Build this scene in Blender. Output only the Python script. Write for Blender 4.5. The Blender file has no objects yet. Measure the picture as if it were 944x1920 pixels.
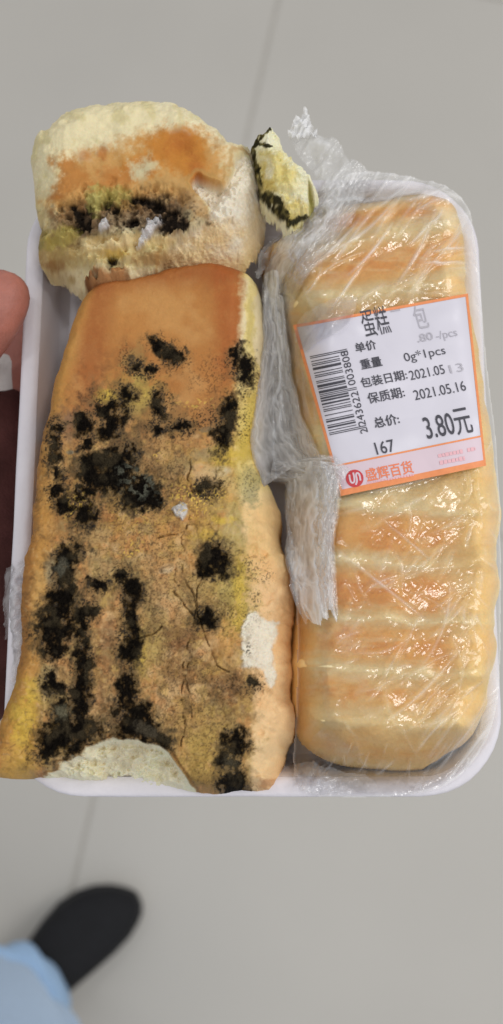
import bpy, bmesh, math, random
import numpy as np
from mathutils import Vector

random.seed(7)
rng = np.random.default_rng(7)
scene = bpy.context.scene
COL = scene.collection

# ------------------------------------------------------------------ camera
TILT = math.radians(12.0)
VFOV = math.radians(52.0)
CAM = np.array([0.0, 0.0, 1.365])
PW, PH = 944.0, 1920.0
FPX = (PH / 2) / math.tan(VFOV / 2)

cd = bpy.data.cameras.new('camera')
cam = bpy.data.objects.new('camera', cd)
COL.objects.link(cam)
cam.location = CAM
cam.rotation_euler = (TILT, 0, 0)
cd.sensor_fit = 'VERTICAL'
cd.sensor_height = 24.0
cd.lens = 12.0 / math.tan(VFOV / 2)
cd.clip_start = 0.01
cd.clip_end = 60
cd.dof.use_dof = True
cd.dof.focus_distance = 0.338
cd.dof.aperture_fstop = 5.6
scene.camera = cam

# ------------------------------------------------------------------ light
world = bpy.data.worlds.new('World')
scene.world = world
world.use_nodes = True
wb = world.node_tree.nodes['Background']
wb.inputs[0].default_value = (0.97, 0.98, 1.0, 1)
wb.inputs[1].default_value = 0.50


def area(name, loc, target, sx, sy, power, color=(1, 1, 1)):
    l = bpy.data.lights.new(name, 'AREA')
    l.shape = 'RECTANGLE'
    l.size, l.size_y = sx, sy
    l.energy = power
    l.color = color
    o = bpy.data.objects.new(name, l)
    COL.objects.link(o)
    o.location = loc
    d = Vector(target) - Vector(loc)
    o.rotation_euler = d.to_track_quat('-Z', 'Y').to_euler()
    return o


area('window_light', (2.0, 0.25, 2.5), (0, 0.1, 0.6), 1.1, 1.2, 18, (1.0, 0.985, 0.96))
area('ceiling_light', (0.55, 0.25, 2.75), (0.2, 0.1, 0), 0.24, 0.24, 3.2, (1, 0.99, 0.97))
area('ceiling_light', (-0.75, 0.7, 2.75), (-0.4, 0.3, 0), 0.24, 0.24, 3.2, (1, 0.99, 0.97))
area('ceiling_light', (0.8, -0.9, 2.75), (0.4, -0.5, 0), 0.24, 0.24, 3.2, (1, 0.99, 0.97))

scene.view_settings.view_transform = 'Standard'
scene.view_settings.look = 'None'
scene.view_settings.exposure = 0.11
scene.view_settings.gamma = 1.0
scene.render.engine = 'CYCLES'
scene.cycles.use_denoising = True
scene.cycles.max_bounces = 10
scene.cycles.transparent_max_bounces = 24
scene.cycles.caustics_reflective = True
scene.cycles.blur_glossy = 1.0
scene.cycles.caustics_refractive = False
scene.cycles.sample_clamp_indirect = 4.0

# ------------------------------------------------------------------ helpers
CT, ST = math.cos(TILT), math.sin(TILT)


def P(px, py, z):
    """where the sight line of a picture point meets the height z"""
    px = np.asarray(px, float); py = np.asarray(py, float)
    a = (px - PW / 2) / FPX
    b = -(py - PH / 2) / FPX
    dx, dy, dz = a, ST + b * CT, -CT + b * ST
    t = (z - CAM[2]) / dz
    return CAM[0] + dx * t, CAM[1] + dy * t


def proj(X, Y, Z):
    rx, ry, rz = X - CAM[0], Y - CAM[1], Z - CAM[2]
    depth = ry * ST - rz * CT
    up = ry * CT + rz * ST
    return PW / 2 + FPX * rx / depth, PH / 2 - FPX * up / depth


def ss(a, b, x):
    t = np.clip((x - a) / (b - a + 1e-12), 0, 1)
    return t * t * (3 - 2 * t)


def _hash(ix, iy, seed):
    n = (ix.astype(np.int64) * 374761393 + iy.astype(np.int64) * 668265263 + seed * 982451653) & 0xFFFFFFFF
    n = ((n ^ (n >> 13)) * 1274126177) & 0xFFFFFFFF
    return ((n ^ (n >> 16)) & 0xFFFF) / 65535.0


def vnoise(x, y, seed=0):
    ix, iy = np.floor(x), np.floor(y)
    fx, fy = x - ix, y - iy
    fx = fx * fx * (3 - 2 * fx); fy = fy * fy * (3 - 2 * fy)
    a = _hash(ix, iy, seed); b = _hash(ix + 1, iy, seed)
    c = _hash(ix, iy + 1, seed); d = _hash(ix + 1, iy + 1, seed)
    return (a * (1 - fx) + b * fx) * (1 - fy) + (c * (1 - fx) + d * fx) * fy


def fbm(x, y, seed=0, oct=4, gain=0.5):
    s = 0; amp = 1; tot = 0
    for o in range(oct):
        s = s + amp * vnoise(x * 2 ** o + 17.3 * o, y * 2 ** o - 9.1 * o, seed + o * 31)
        tot += amp; amp *= gain
    return s / tot


def cells(x, y, seed=0):
    """distance to nearest and second-nearest jittered feature point"""
    ix, iy = np.floor(x), np.floor(y)
    d1 = np.full(x.shape, 9.0); d2 = np.full(x.shape, 9.0)
    for ox in (-1, 0, 1):
        for oy in (-1, 0, 1):
            cx, cy = ix + ox, iy + oy
            qx = cx + _hash(cx, cy, seed); qy = cy + _hash(cx, cy, seed + 5)
            d = np.hypot(x - qx, y - qy)
            d2 = np.minimum(d2, np.maximum(d1, d)); d1 = np.minimum(d1, d)
    return d1, d2


def segdist(x, y, pts):
    """unsigned distance to a polyline"""
    d = np.full(x.shape, 1e9)
    for (ax, ay), (bx, by) in zip(pts[:-1], pts[1:]):
        vx, vy = bx - ax, by - ay
        t = np.clip(((x - ax) * vx + (y - ay) * vy) / (vx * vx + vy * vy + 1e-12), 0, 1)
        d = np.minimum(d, np.hypot(x - ax - t * vx, y - ay - t * vy))
    return d


def sdf(x, y, poly):
    """signed distance to a closed polygon, positive inside"""
    pts = list(poly) + [poly[0]]
    d = segdist(x, y, pts)
    ins = np.zeros(x.shape, bool)
    for (ax, ay), (bx, by) in zip(pts[:-1], pts[1:]):
        c = ((ay > y) != (by > y)) & (x < (bx - ax) * (y - ay) / (by - ay + 1e-15) + ax)
        ins ^= c
    return np.where(ins, d, -d)


def smooth_poly(pts, n=2, closed=True):
    p = np.array(pts, float)
    for _ in range(n):
        q = np.roll(p, -1, 0) if closed else p[1:]
        a = p if closed else p[:-1]
        new = np.empty((len(a) * 2, 2))
        new[0::2] = a * .75 + q * .25
        new[1::2] = a * .25 + q * .75
        if not closed:
            new = np.vstack([p[:1], new, p[-1:]])
        p = new
    return [tuple(v) for v in p]


def blur(a, r):
    """box blur, three passes, edge padded"""
    r = max(1, int(r))
    for _ in range(3):
        for ax in (0, 1):
            pad = [(0, 0), (0, 0)]; pad[ax] = (r + 1, r)
            c = np.cumsum(np.pad(a, pad, mode='edge'), axis=ax)
            n = a.shape[ax]
            if ax == 0:
                a = (c[2 * r + 1:2 * r + 1 + n] - c[:n]) / (2 * r + 1)
            else:
                a = (c[:, 2 * r + 1:2 * r + 1 + n] - c[:, :n]) / (2 * r + 1)
    return a


EXPO = 0.92          # picture value of a perfectly white sheet in this light


def lin(c):
    c = np.asarray(c, float) / 255.0
    return np.where(c <= .04045, c / 12.92, ((c + .055) / 1.055) ** 2.4)


def A(*rgb):
    """base colour of a thing that reads as this picture value"""
    return np.maximum(lin(rgb) / EXPO, 0.002)


def A0(*rgb):
    return np.clip(lin(rgb) / 0.70, 0.002, 0.88)


GAIN = 1.0


def keep_hue(c, top=.86):
    """no surface reflects more than it gets; keep the colour's ratios"""
    return c / np.maximum(1, c.max(axis=-1, keepdims=True) / top)


def mixc(col, rgb, m):
    c = keep_hue(A(*rgb) * GAIN, .93 if GAIN > 1.4 and GAIN < 1.45 else .86)
    m = np.clip(m, 0, 1)[..., None]
    return col * (1 - m) + c * m


# ------------------------------------------------------------------ objects
def link(o, parent=None):
    COL.objects.link(o)
    if parent is not None:
        o.parent = parent
    return o


def tag(o, label=None, cat=None, group=None, kind=None):
    for k, v in (('label', label), ('category', cat), ('group', group), ('kind', kind)):
        if v:
            o[k] = v
    return o


def empty(name, label, cat, group=None):
    o = bpy.data.objects.new(name, None)
    o.empty_display_size = 0.02
    link(o)
    return tag(o, label, cat, group)


def np_mesh(name, verts, faces, mat, parent=None, col=None, attrs=None, smooth=True):
    """faces: (n,4) or (n,3) int array"""
    me = bpy.data.meshes.new(name)
    nf, k = faces.shape
    me.vertices.add(len(verts))
    me.vertices.foreach_set('co', np.ascontiguousarray(verts, np.float32).ravel())
    me.loops.add(nf * k)
    me.loops.foreach_set('vertex_index', np.ascontiguousarray(faces, np.int32).ravel())
    me.polygons.add(nf)
    me.polygons.foreach_set('loop_start', np.arange(0, nf * k, k, dtype=np.int32))
    me.polygons.foreach_set('loop_total', np.full(nf, k, np.int32))
    me.polygons.foreach_set('use_smooth', np.full(nf, smooth, bool))
    if col is not None:
        a = me.color_attributes.new('Col', 'FLOAT_COLOR', 'POINT')
        c = np.ones((len(verts), 4), np.float32); c[:, :3] = col
        a.data.foreach_set('color', c.ravel())
    for k2, v in (attrs or {}).items():
        a = me.attributes.new(k2, 'FLOAT', 'POINT')
        a.data.foreach_set('value', np.ascontiguousarray(v, np.float32))
    me.update(calc_edges=True)
    me.validate()
    if mat:
        me.materials.append(mat)
    o = bpy.data.objects.new(name, me)
    return link(o, parent)


def grid_quads(ny, nx):
    i = np.arange(ny * nx).reshape(ny, nx)
    return np.stack([i[:-1, :-1], i[:-1, 1:], i[1:, 1:], i[1:, :-1]], -1)


def grid_part(name, X, Y, Z, fmask, mat, parent, col=None, attrs=None):
    """the cells of a height grid picked by fmask as one mesh"""
    ny, nx = X.shape
    q = grid_quads(ny, nx)[fmask]
    if len(q) == 0:
        return None
    used, inv = np.unique(q.ravel(), return_inverse=True)
    V = np.stack([X.ravel()[used], Y.ravel()[used], Z.ravel()[used]], -1)
    c = None if col is None else col.reshape(-1, 3)[used]
    at = {k: v.ravel()[used] for k, v in (attrs or {}).items()}
    return np_mesh(name, V, inv.reshape(-1, 4), mat, parent, c, at)


def cellmask(m):
    return m[:-1, :-1] & m[1:, :-1] & m[:-1, 1:] & m[1:, 1:]


def obj_bm(name, bm, mat, parent=None, smooth=True):
    me = bpy.data.meshes.new(name)
    bm.normal_update()
    bm.to_mesh(me); bm.free()
    if smooth:
        me.polygons.foreach_set('use_smooth', np.ones(len(me.polygons), bool))
    if mat:
        me.materials.append(mat)
    o = bpy.data.objects.new(name, me)
    return link(o, parent)


# ------------------------------------------------------------------ materials
def new_mat(name):
    m = bpy.data.materials.new(name)
    m.use_nodes = True
    nt = m.node_tree
    nt.nodes.clear()
    out = nt.nodes.new('ShaderNodeOutputMaterial')
    return m, nt, out


def N(nt, t, **kw):
    n = nt.nodes.new(t)
    for k, v in kw.items():
        if k.startswith('i_'):
            n.inputs[k[2:].replace('_', ' ')].default_value = v
        else:
            setattr(n, k, v)
    return n


def pbr(name, color, rough=0.6, spec=0.3, noise_scale=None, noise_amt=0.1, bump=0.0, bump_scale=200, attr=False, sss=0.0, coat=0.0, object_space=False):
    m, nt, out = new_mat(name)
    b = N(nt, 'ShaderNodeBsdfPrincipled')
    b.inputs['Roughness'].default_value = rough
    b.inputs['Specular IOR Level'].default_value = spec
    if coat:
        b.inputs['Coat Weight'].default_value = coat
        b.inputs['Coat Roughness'].default_value = 0.25
    if sss:
        b.inputs['Subsurface Weight'].default_value = sss
        b.inputs['Subsurface Radius'].default_value = (0.006, 0.003, 0.0015)
        b.inputs['Subsurface Scale'].default_value = 1.0
    geo = N(nt, 'ShaderNodeNewGeometry')
    if attr:
        at = N(nt, 'ShaderNodeVertexColor', layer_name='Col')
        src = at.outputs['Color']
    else:
        rgb = N(nt, 'ShaderNodeRGB'); rgb.outputs[0].default_value = (*color, 1)
        src = rgb.outputs[0]
    if noise_scale:
        nz = N(nt, 'ShaderNodeTexNoise'); nz.inputs['Scale'].default_value = noise_scale
        nz.inputs['Detail'].default_value = 5
        nt.links.new(geo.outputs['Position'], nz.inputs['Vector'])
        mr = N(nt, 'ShaderNodeMapRange')
        mr.inputs['To Min'].default_value = 1 - noise_amt; mr.inputs['To Max'].default_value = 1 + noise_amt
        mr.inputs['From Min'].default_value = 0.25; mr.inputs['From Max'].default_value = 0.75
        nt.links.new(nz.outputs['Fac'], mr.inputs['Value'])
        vm = N(nt, 'ShaderNodeVectorMath', operation='SCALE')
        nt.links.new(src, vm.inputs[0]); nt.links.new(mr.outputs[0], vm.inputs['Scale'])
        src = vm.outputs[0]
    nt.links.new(src, b.inputs['Base Color'])
    if bump:
        nz = N(nt, 'ShaderNodeTexNoise'); nz.inputs['Scale'].default_value = bump_scale
        nz.inputs['Detail'].default_value = 4
        nt.links.new(geo.outputs['Position'], nz.inputs['Vector'])
        bp = N(nt, 'ShaderNodeBump'); bp.inputs['Strength'].default_value = 1
        bp.inputs['Distance'].default_value = bump
        nt.links.new(nz.outputs['Fac'], bp.inputs['Height'])
        nt.links.new(bp.outputs[0], b.inputs['Normal'])
    nt.links.new(b.outputs[0], out.inputs[0])
    return m


M_bread = pbr('bread', (0, 0, 0), 0.68, 0.26, 900, 0.05, 0.00018, 1400, attr=True, sss=0.08)
M_crumb = pbr('bread_crumb', (0, 0, 0), 0.9, 0.12, 900, 0.06, 0.0006, 900, attr=True, sss=0.12)
M_mold = pbr('mold', (0, 0, 0), 0.95, 0.08, 2500, 0.35, 0.0006, 2500, attr=True)
M_foam = pbr('foam', A0(194, 191, 197), 0.45, 0.4, 300, 0.02, 0.00012, 700)
M_floor = pbr('floor_tile', A0(169, 165.5, 159), 0.33, 0.35, 2.2, 0.05, 0.0, 200)
M_grout = pbr('grout', A0(163, 159, 152), 0.85, 0.2, 40, 0.08, 0.0, 200)
M_skin = pbr('skin', (0.43, 0.165, 0.125), 0.5, 0.35, 160, 0.16, 0.00025, 1100, sss=0.15)
M_nail = pbr('nail', (0.5, 0.28, 0.22), 0.3, 0.4)
M_shoe = pbr('shoe_fabric', (0.0065, 0.0065, 0.0085), 0.6, 0.3, 120, 0.3, 0.0006, 1500)
M_sole = pbr('shoe_sole', (0.02, 0.02, 0.022), 0.6, 0.3, 200, 0.2)
M_denim = pbr('denim', (0.40, 0.58, 0.82), 0.9, 0.15, 700, 0.22, 0.0006, 1500)
M_cuff = pbr('shirt_cuff', (0.72, 0.69, 0.66), 0.9, 0.15, 600, 0.05, 0.0003, 900)
M_sleeve = pbr('sleeve', (0.085, 0.030, 0.027), 0.9, 0.15, 60, 0.45, 0.0004, 900)
M_denim2 = pbr('pale_denim', (0.58, 0.74, 0.96), 0.9, 0.15, 500, 0.10, 0.0006, 1500)
M_sock = pbr('sock', (0.2, 0.2, 0.2), 0.95, 0.1, 500, 0.2)
M_paper = pbr('label_paper', A0(188, 185, 194), 0.33, 0.5, 60, 0.012)
M_orange = pbr('label_orange', A0(214, 128, 82), 0.45, 0.35, 900, 0.08)
M_band = pbr('label_band', A0(192, 174, 182), 0.45, 0.35)
M_ink = pbr('label_ink', A0(66, 65, 72), 0.5, 0.3, 4000, 0.35)
M_ink2 = pbr('label_faint_ink', A0(160, 157, 164), 0.5, 0.3, 4000, 0.15)
M_red = pbr('label_red_ink', A0(178, 62, 66), 0.5, 0.3)
M_redor = pbr('label_orange_ink', A0(206, 116, 84), 0.5, 0.3)
M_pink = pbr('label_pink_ink', A0(214, 160, 166), 0.5, 0.3)


def film_mat(gain=1.25, rough=0.15, bump=0.00012):
    m, nt, out = new_mat('cling_film')
    L = nt.links.new
    tr = N(nt, 'ShaderNodeBsdfTransparent'); tr.inputs[0].default_value = (0.997, 0.997, 0.997, 1)
    gl = N(nt, 'ShaderNodeBsdfGlossy'); gl.inputs['Roughness'].default_value = rough
    gl.inputs['Color'].default_value = (1, 1, 1, 1)
    lw = N(nt, 'ShaderNodeFresnel'); lw.inputs['IOR'].default_value = 1.5
    mu = N(nt, 'ShaderNodeMath', operation='MULTIPLY', use_clamp=True); mu.inputs[1].default_value = gain
    L(lw.outputs[0], mu.inputs[0])
    geo = N(nt, 'ShaderNodeNewGeometry')
    nz = N(nt, 'ShaderNodeTexNoise'); nz.inputs['Scale'].default_value = 420; nz.inputs['Detail'].default_value = 3
    L(geo.outputs['Position'], nz.inputs['Vector'])
    bp = N(nt, 'ShaderNodeBump'); bp.inputs['Distance'].default_value = bump; bp.inputs['Strength'].default_value = 0.8
    L(nz.outputs['Fac'], bp.inputs['Height'])
    L(bp.outputs[0], gl.inputs['Normal'])
    m1 = N(nt, 'ShaderNodeMixShader')
    L(mu.outputs[0], m1.inputs[0]); L(tr.outputs[0], m1.inputs[1]); L(gl.outputs[0], m1.inputs[2])
    df = N(nt, 'ShaderNodeBsdfDiffuse'); df.inputs[0].default_value = (0.95, 0.95, 0.96, 1)
    tl = N(nt, 'ShaderNodeBsdfTranslucent'); tl.inputs[0].default_value = (0.95, 0.95, 0.96, 1)
    m2 = N(nt, 'ShaderNodeMixShader'); m2.inputs[0].default_value = 0.15
    L(df.outputs[0], m2.inputs[1]); L(tl.outputs[0], m2.inputs[2])
    at = N(nt, 'ShaderNodeAttribute', attribute_name='milk')
    m3 = N(nt, 'ShaderNodeMixShader')
    L(at.outputs['Fac'], m3.inputs[0]); L(m1.outputs[0], m3.inputs[1]); L(m2.outputs[0], m3.inputs[2])
    L(m3.outputs[0], out.inputs[0])
    return m


M_film = film_mat()
M_gather = film_mat(2.3, 0.10, 0.0004)

# ------------------------------------------------------------------ floor
gx0, gy0 = P(522, 0, 0.0)
gx1, gy1 = P(142, 1640, 0.0)
gdir = np.array([gx1 - gx0, gy1 - gy0]); gdir /= np.linalg.norm(gdir)
gper = np.array([-gdir[1], gdir[0]])
gmx, gmy = P(320, 880, 0.0)
gorg = np.array([gx0, gy0]) + gdir * float(np.dot(gdir, [gmx - gx0, gmy - gy0]))
floor = bpy.data.objects.new('floor', None)
link(floor); tag(floor, kind='structure')
bm = bmesh.new()
bmesh.ops.create_grid(bm, x_segments=1, y_segments=1, size=7)
bmesh.ops.translate(bm, verts=bm.verts, vec=(0, 0, -0.0022))
g = obj_bm('grout', bm, M_grout, floor, smooth=False)
TS = 0.80
bm = bmesh.new()
bmesh.ops.create_cube(bm, size=1)
bmesh.ops.scale(bm, verts=bm.verts, vec=(TS - 0.004, TS - 0.004, 0.01))
bmesh.ops.translate(bm, verts=bm.verts, vec=(0, 0, -0.005))
bmesh.ops.bevel(bm, geom=[e for e in bm.edges], offset=0.0012, segments=2, affect='EDGES')
tile = obj_bm('floor_tile', bm, M_floor, floor, smooth=False)
ang = math.atan2(gdir[1], gdir[0])
first = True
for i in range(-3, 4):
    for j in range(-3, 3):
        c = gorg + gdir * (i + 0.5) * TS + gper * (j + 0.5) * TS
        o = tile if first else tile.copy()
        if not first:
            COL.objects.link(o); o.parent = floor
        first = False
        o.location = (c[0], c[1], random.uniform(-0.0004, 0.0))
        o.rotation_euler = (0, 0, ang)

# ------------------------------------------------------------------ foam tray
ZF, ZR = 1.000, 1.019          # inner floor and rim top


def midx(pts, z):
    return np.mean([P(x, y, z)[0] for x, y in pts])


TX0 = midx([(31, 700), (14, 1200), (58, 400)], ZR)
TX1 = midx([(908, 640), (942, 1200), (892, 450)], ZR)
TY0 = P(500, 1494, ZR)[1]
TY1 = P(500, 335, ZR)[1]
TCX, TCY, THW, THL = (TX0 + TX1) / 2, (TY0 + TY1) / 2, (TX1 - TX0) / 2, (TY1 - TY0) / 2


def rrect(inset, r, z, n=10, m=8):
    hw, hl = THW - inset, THL - inset
    r = max(0.004, r - inset)
    pts = []
    cs = [(hw - r, hl - r, 0), (-hw + r, hl - r, 90), (-hw + r, -hl + r, 180), (hw - r, -hl + r, 270)]
    for k, (cx, cy, a0) in enumerate(cs):
        for q in range(n + 1):
            a = math.radians(a0 + 90 * q / n)
            pts.append((TCX + cx + r * math.cos(a), TCY + cy + r * math.sin(a), z))
        nx = cs[(k + 1) % 4]
        a1 = math.radians(a0 + 90)
        s = (TCX + cx + r * math.cos(a1), TCY + cy + r * math.sin(a1))
        a2 = math.radians(nx[2])
        e = (TCX + nx[0] + r * math.cos(a2), TCY + nx[1] + r * math.sin(a2))
        for q in range(1, m):
            pts.append((s[0] + (e[0] - s[0]) * q / m, s[1] + (e[1] - s[1]) * q / m, z))
    return pts


def loft(rings, cap_end=False, cap_start=False, wobble=0.0):
    bm = bmesh.new()
    vr = []
    for r in rings:
        vr.append([bm.verts.new((x + random.gauss(0, wobble), y + random.gauss(0, wobble), z + random.gauss(0, wobble))) for x, y, z in r])
    n = len(vr[0])
    for a, b in zip(vr[:-1], vr[1:]):
        for i in range(n):
            bm.faces.new((a[i], a[(i + 1) % n], b[(i + 1) % n], b[i]))
    if cap_end:
        bm.faces.new(vr[-1])
    if cap_start:
        bm.faces.new(list(reversed(vr[0])))
    return bm


RC = 0.027
tray = empty('foam_tray', 'white foam food tray held under both breads', 'tray')
rim = [(0.0022, ZR - 0.0042), (0.0002, ZR - 0.0035), (0, ZR - 0.0012), (0.0005, ZR - 0.0003), (0.0014, ZR), (0.0036, ZR + 0.0001), (0.0052, ZR - 0.0003), (0.0062, ZR - 0.0013)]
obj_bm('rim', loft([rrect(i, RC, z) for i, z in rim], wobble=0.00006), M_foam, tray)
wall = [(0.0062, ZR - 0.0013), (0.0068, ZR - 0.003), (0.0098, ZF + 0.0035), (0.0110, ZF + 0.0012), (0.0130, ZF)]
obj_bm('inner_wall', loft([rrect(i, RC, z) for i, z in wall], wobble=0.00006), M_foam, tray)
outer = [(0.0022, ZR - 0.0042), (0.0042, ZR - 0.0045), (0.011, ZF - 0.001), (0.0135, ZF - 0.003)]
obj_bm('outer_wall', loft([rrect(i, RC, z) for i, z in reversed(outer)], cap_start=True), M_foam, tray)
bm = loft([rrect(0.0130, RC, ZF), rrect(0.020, RC, ZF + 0.0002), rrect(0.035, RC, ZF + 0.0002)], cap_end=True, wobble=0.00005)
obj_bm('tray_base', bm, M_foam, tray)

# ------------------------------------------------------------------ bread height fields
def world_poly(pts, z):
    return [tuple(float(v) for v in P(x, y, z)) for x, y in pts]


def make_grid(poly, ds, pad=0.002):
    xs = [p[0] for p in poly]; ys = [p[1] for p in poly]
    x = np.arange(min(xs) - pad, max(xs) + pad, ds)
    y = np.arange(min(ys) - pad, max(ys) + pad, ds)
    return np.meshgrid(x, y)


def dome(d, r, p=2.2):
    t = np.clip(d / r, 0, 1)
    return np.clip(1 - (1 - t) ** p, 0, 1) ** (1 / p)


class Paint:
    def __init__(s, px, py, seed=0):
        s.px, s.py = px, py
        s.big = fbm(px / 60, py / 60, seed + 1, 3) - .5
        s.med = fbm(px / 22, py / 22, seed + 2, 3) - .5
        s.fine = fbm(px / 7, py / 7, seed + 3, 3) - .5
        s.grain = vnoise(px / 2.4, py / 2.4, seed + 4) - .5
        s.edge = s.med * 1.0 + s.fine * 0.65 + s.grain * 0.25

    def blob(s, cx, cy, rx, ry, ang=0, soft=0.25, rough=0.55):
        a = math.radians(ang)
        u = (s.px - cx) * math.cos(a) + (s.py - cy) * math.sin(a)
        v = -(s.px - cx) * math.sin(a) + (s.py - cy) * math.cos(a)
        q = np.sqrt((u / rx) ** 2 + (v / ry) ** 2) + s.edge * rough * 2
        return 1 - ss(1 - soft, 1 + soft, q)

    def area(s, poly, soft=8, rough=14):
        d = sdf(s.px, s.py, poly) + s.edge * rough
        return ss(-soft, soft, d)

    def line(s, pts, w=2.0, rough=5):
        d = segdist(s.px + s.fine * rough, s.py + s.med * rough, pts)
        return 1 - ss(w * .4, w * 1.3, d)


def interp(y, ys, vs):
    return np.interp(y, ys, vs)


def islands(mask, small=70):
    """split a cell mask into connected pieces; returns (pieces, leftover specks)"""
    todo = mask.copy(); out = []; left = np.zeros_like(mask)
    ny, nx = mask.shape
    for j, i in zip(*np.nonzero(mask)):
        if not todo[j, i]:
            continue
        stack = [(j, i)]; todo[j, i] = False; cells_ = []
        while stack:
            a, b = stack.pop(); cells_.append((a, b))
            for c, d in ((a + 1, b), (a - 1, b), (a, b + 1), (a, b - 1)):
                if 0 <= c < ny and 0 <= d < nx and todo[c, d]:
                    todo[c, d] = False; stack.append((c, d))
        m = np.zeros_like(mask); q = np.array(cells_); m[q[:, 0], q[:, 1]] = True
        if len(cells_) >= small:
            out.append(m)
        else:
            left |= m
    return out, left


def mould_parts(name, X, Y, Z, keep, reg, codes, mat, parent, col):
    for k in codes:
        parts, left = islands(keep & (reg == k))
        reg[left] = 0
        for m in parts:
            grid_part(name, X, Y, Z, m, mat, parent, col)


# ---- the big mouldy bread
outA = smooth_poly([(163, 566), (200, 540), (265, 538), (330, 516), (400, 504), (445, 499), (484, 512), (499, 550), (503, 620), (500, 700),
                    (497, 800), (500, 880), (520, 930), (534, 960), (530, 1010), (552, 1060), (558, 1110), (562, 1165), (553, 1182), (559, 1260),
                    (552, 1300), (564, 1330), (561, 1390), (543, 1408), (538, 1445), (522, 1492), (470, 1497), (420, 1497), (370, 1495),
                    (300, 1488), (180, 1478), (90, 1466), (20, 1462), (-25, 1452), (5, 1370), (26, 1300), (38, 1230), (42, 1100), (58, 1000),
                    (72, 850), (98, 740), (128, 640), (146, 590)], 1)
polyA = world_poly(outA, 1.022)
XA, YA = make_grid(polyA, 0.00023)
dA = sdf(XA, YA, polyA)
px0, py0 = proj(XA, YA, np.full(XA.shape, 1.038))
nA1 = fbm(px0 / 45, py0 / 45, 11, 3) - .5
nA2 = fbm(px0 / 13, py0 / 13, 12, 4) - .5
xr = interp(py0, [480, 600, 700, 850, 950, 1100, 1150, 1300, 1400, 1500], [455, 446, 440, 436, 444, 456, 454, 470, 466, 464])
xl = interp(py0, [520, 600, 740, 850, 1000, 1100, 1250, 1350, 1450], [160, 140, 106, 92, 84, 74, 66, 50, 40])
side = ss(-10, 30, px0 - xr)
r = 0.0075 + 0.0085 * ss(380, 470, px0) + 0.004 * ss(900, 1150, py0) * ss(400, 480, px0)
top = 0.0395 - 0.002 * ss(1150, 1480, py0) + nA1 * 0.0022 * ss(600, 800, py0)
# blistered, cracked crust in the mouldy middle
rough = ss(760, 900, py0) * (1 - side) * (1 - .7 * ss(1420, 1480, py0))
c1, c2 = cells(px0 / 26 + nA1 * 1.2, py0 / 26 + nA2 * .5, 21)
c3, c4 = cells(px0 / 12 + nA2, py0 / 12, 22)
blis = ss(0, .45, c2 - c1)
top += rough * (blis - .5) * 0.00026 + rough * (ss(0, .5, c4 - c3) - .5) * 0.0001
top += nA2 * (0.0003 + 0.0006 * rough) + nA1 * .0014 * rough + (fbm(px0 / 5, py0 / 5, 13, 2) - .5) * 0.0003 * rough
# soft folds of the pale flank
fold = np.sin(px0 / 7.5 + nA1 * 5 + py0 / 120) * .5 + np.sin(px0 / 15 + 1 + nA1 * 4) * .5
top += side * (1 - ss(800, 960, py0)) * fold * 0.0007
rid = np.cos((py0 - 1040 + 90 * nA1) / 66 * 2 * np.pi + 1.3 * np.sin(py0 / 140))
top += side * ss(930, 1010, py0) * (-0.0006 * ss(-.2, 1, rid) + nA2 * 0.0007 + nA1 * .006)
dAe = dA - side * ss(930, 1010, py0) * ss(.3, 1, rid) * .0002 + (nA2 * 0.0007 + nA1 * 0.002) * ss(0, .0004, dA) * 0.7
HA = dome(dAe, r, 2.1) * top
# the bitten end: a cliff down to the torn white crumb
bite = smooth_poly([(40, 1475), (70, 1453), (104, 1436), (150, 1405), (200, 1388), (250, 1384), (300, 1396), (326, 1420), (348, 1456), (366, 1482), (374, 1540), (40, 1540)], 1)
pbx, pby = px0, py0
dB = sdf(pbx + nA2 * 17, pby + nA2 * 15 + nA1 * 10, bite)
inb = ss(-1, 14, dB)
crumbz = 0.0275 - 0.00012 * np.clip(dB, 0, 200) + (fbm(px0 / 24, py0 / 24, 31, 4) - .5) * 0.008 + (fbm(px0 / 8, py0 / 8, 34, 2) - .5) * 0.0026 - .0008 * (1 - ss(.1, .45, cells(px0 / 11 + nA2, py0 / 11, 35)[0]))
HA = np.where(dB > -1, HA * (1 - inb) + np.minimum(HA, crumbz * dome(dA, .006)) * inb, HA)
HA -= 0.0012 * (1 - ss(0, 5, np.abs(dB + 3)))
# cracks
crk = [[(357, 968), (352, 990), (342, 1002), (341, 1018), (347, 1034), (344, 1056), (342, 1080), (352, 1098), (366, 1118), (370, 1142), (364, 1170), (358, 1195), (354, 1210), (347, 1230), (345, 1262), (352, 1280), (358, 1310), (360, 1345)],
       [(300, 1012), (322, 1004), (336, 1003)], [(324, 1105), (338, 1124), (352, 1145), (362, 1155)], [(372, 1150), (382, 1185), (394, 1210), (408, 1250), (430, 1262)],
       [(330, 1068), (327, 1090), (336, 1100)], [(356, 1240), (350, 1262), (340, 1300), (348, 1360), (340, 1400)], [(262, 1200), (290, 1190), (306, 1178)],
       [(355, 855), (360, 880), (352, 905), (362, 930)], [(372, 1140), (370, 1110), (382, 1080)]]
cA = np.zeros(XA.shape)
for c in crk:
    d = segdist(px0 + nA2 * 8, py0 + nA1 * 8, c)
    cA = np.maximum(cA, (1 - ss(.5, 2.3, d)) * ss(-.25, .15, nA2 + .6 * nA1))
HA -= cA * 0.0012
base = 1.0012 + 0.0165 * (1 - ss(-5, 60, px0))
ZA = base + np.clip(HA, 0, 1) * (1.04 - base) / 0.039
ZA = np.where(dA < 0, base, ZA)
pxA, pyA = proj(XA, YA, ZA)
pa = Paint(pxA, pyA, 100)
x, y = pxA, pyA
col = np.zeros(XA.shape + (3,)) + A(170, 113, 55)
col = mixc(col, (166, 126, 72), ss(720, 900, y + 120 * pa.big))
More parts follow.
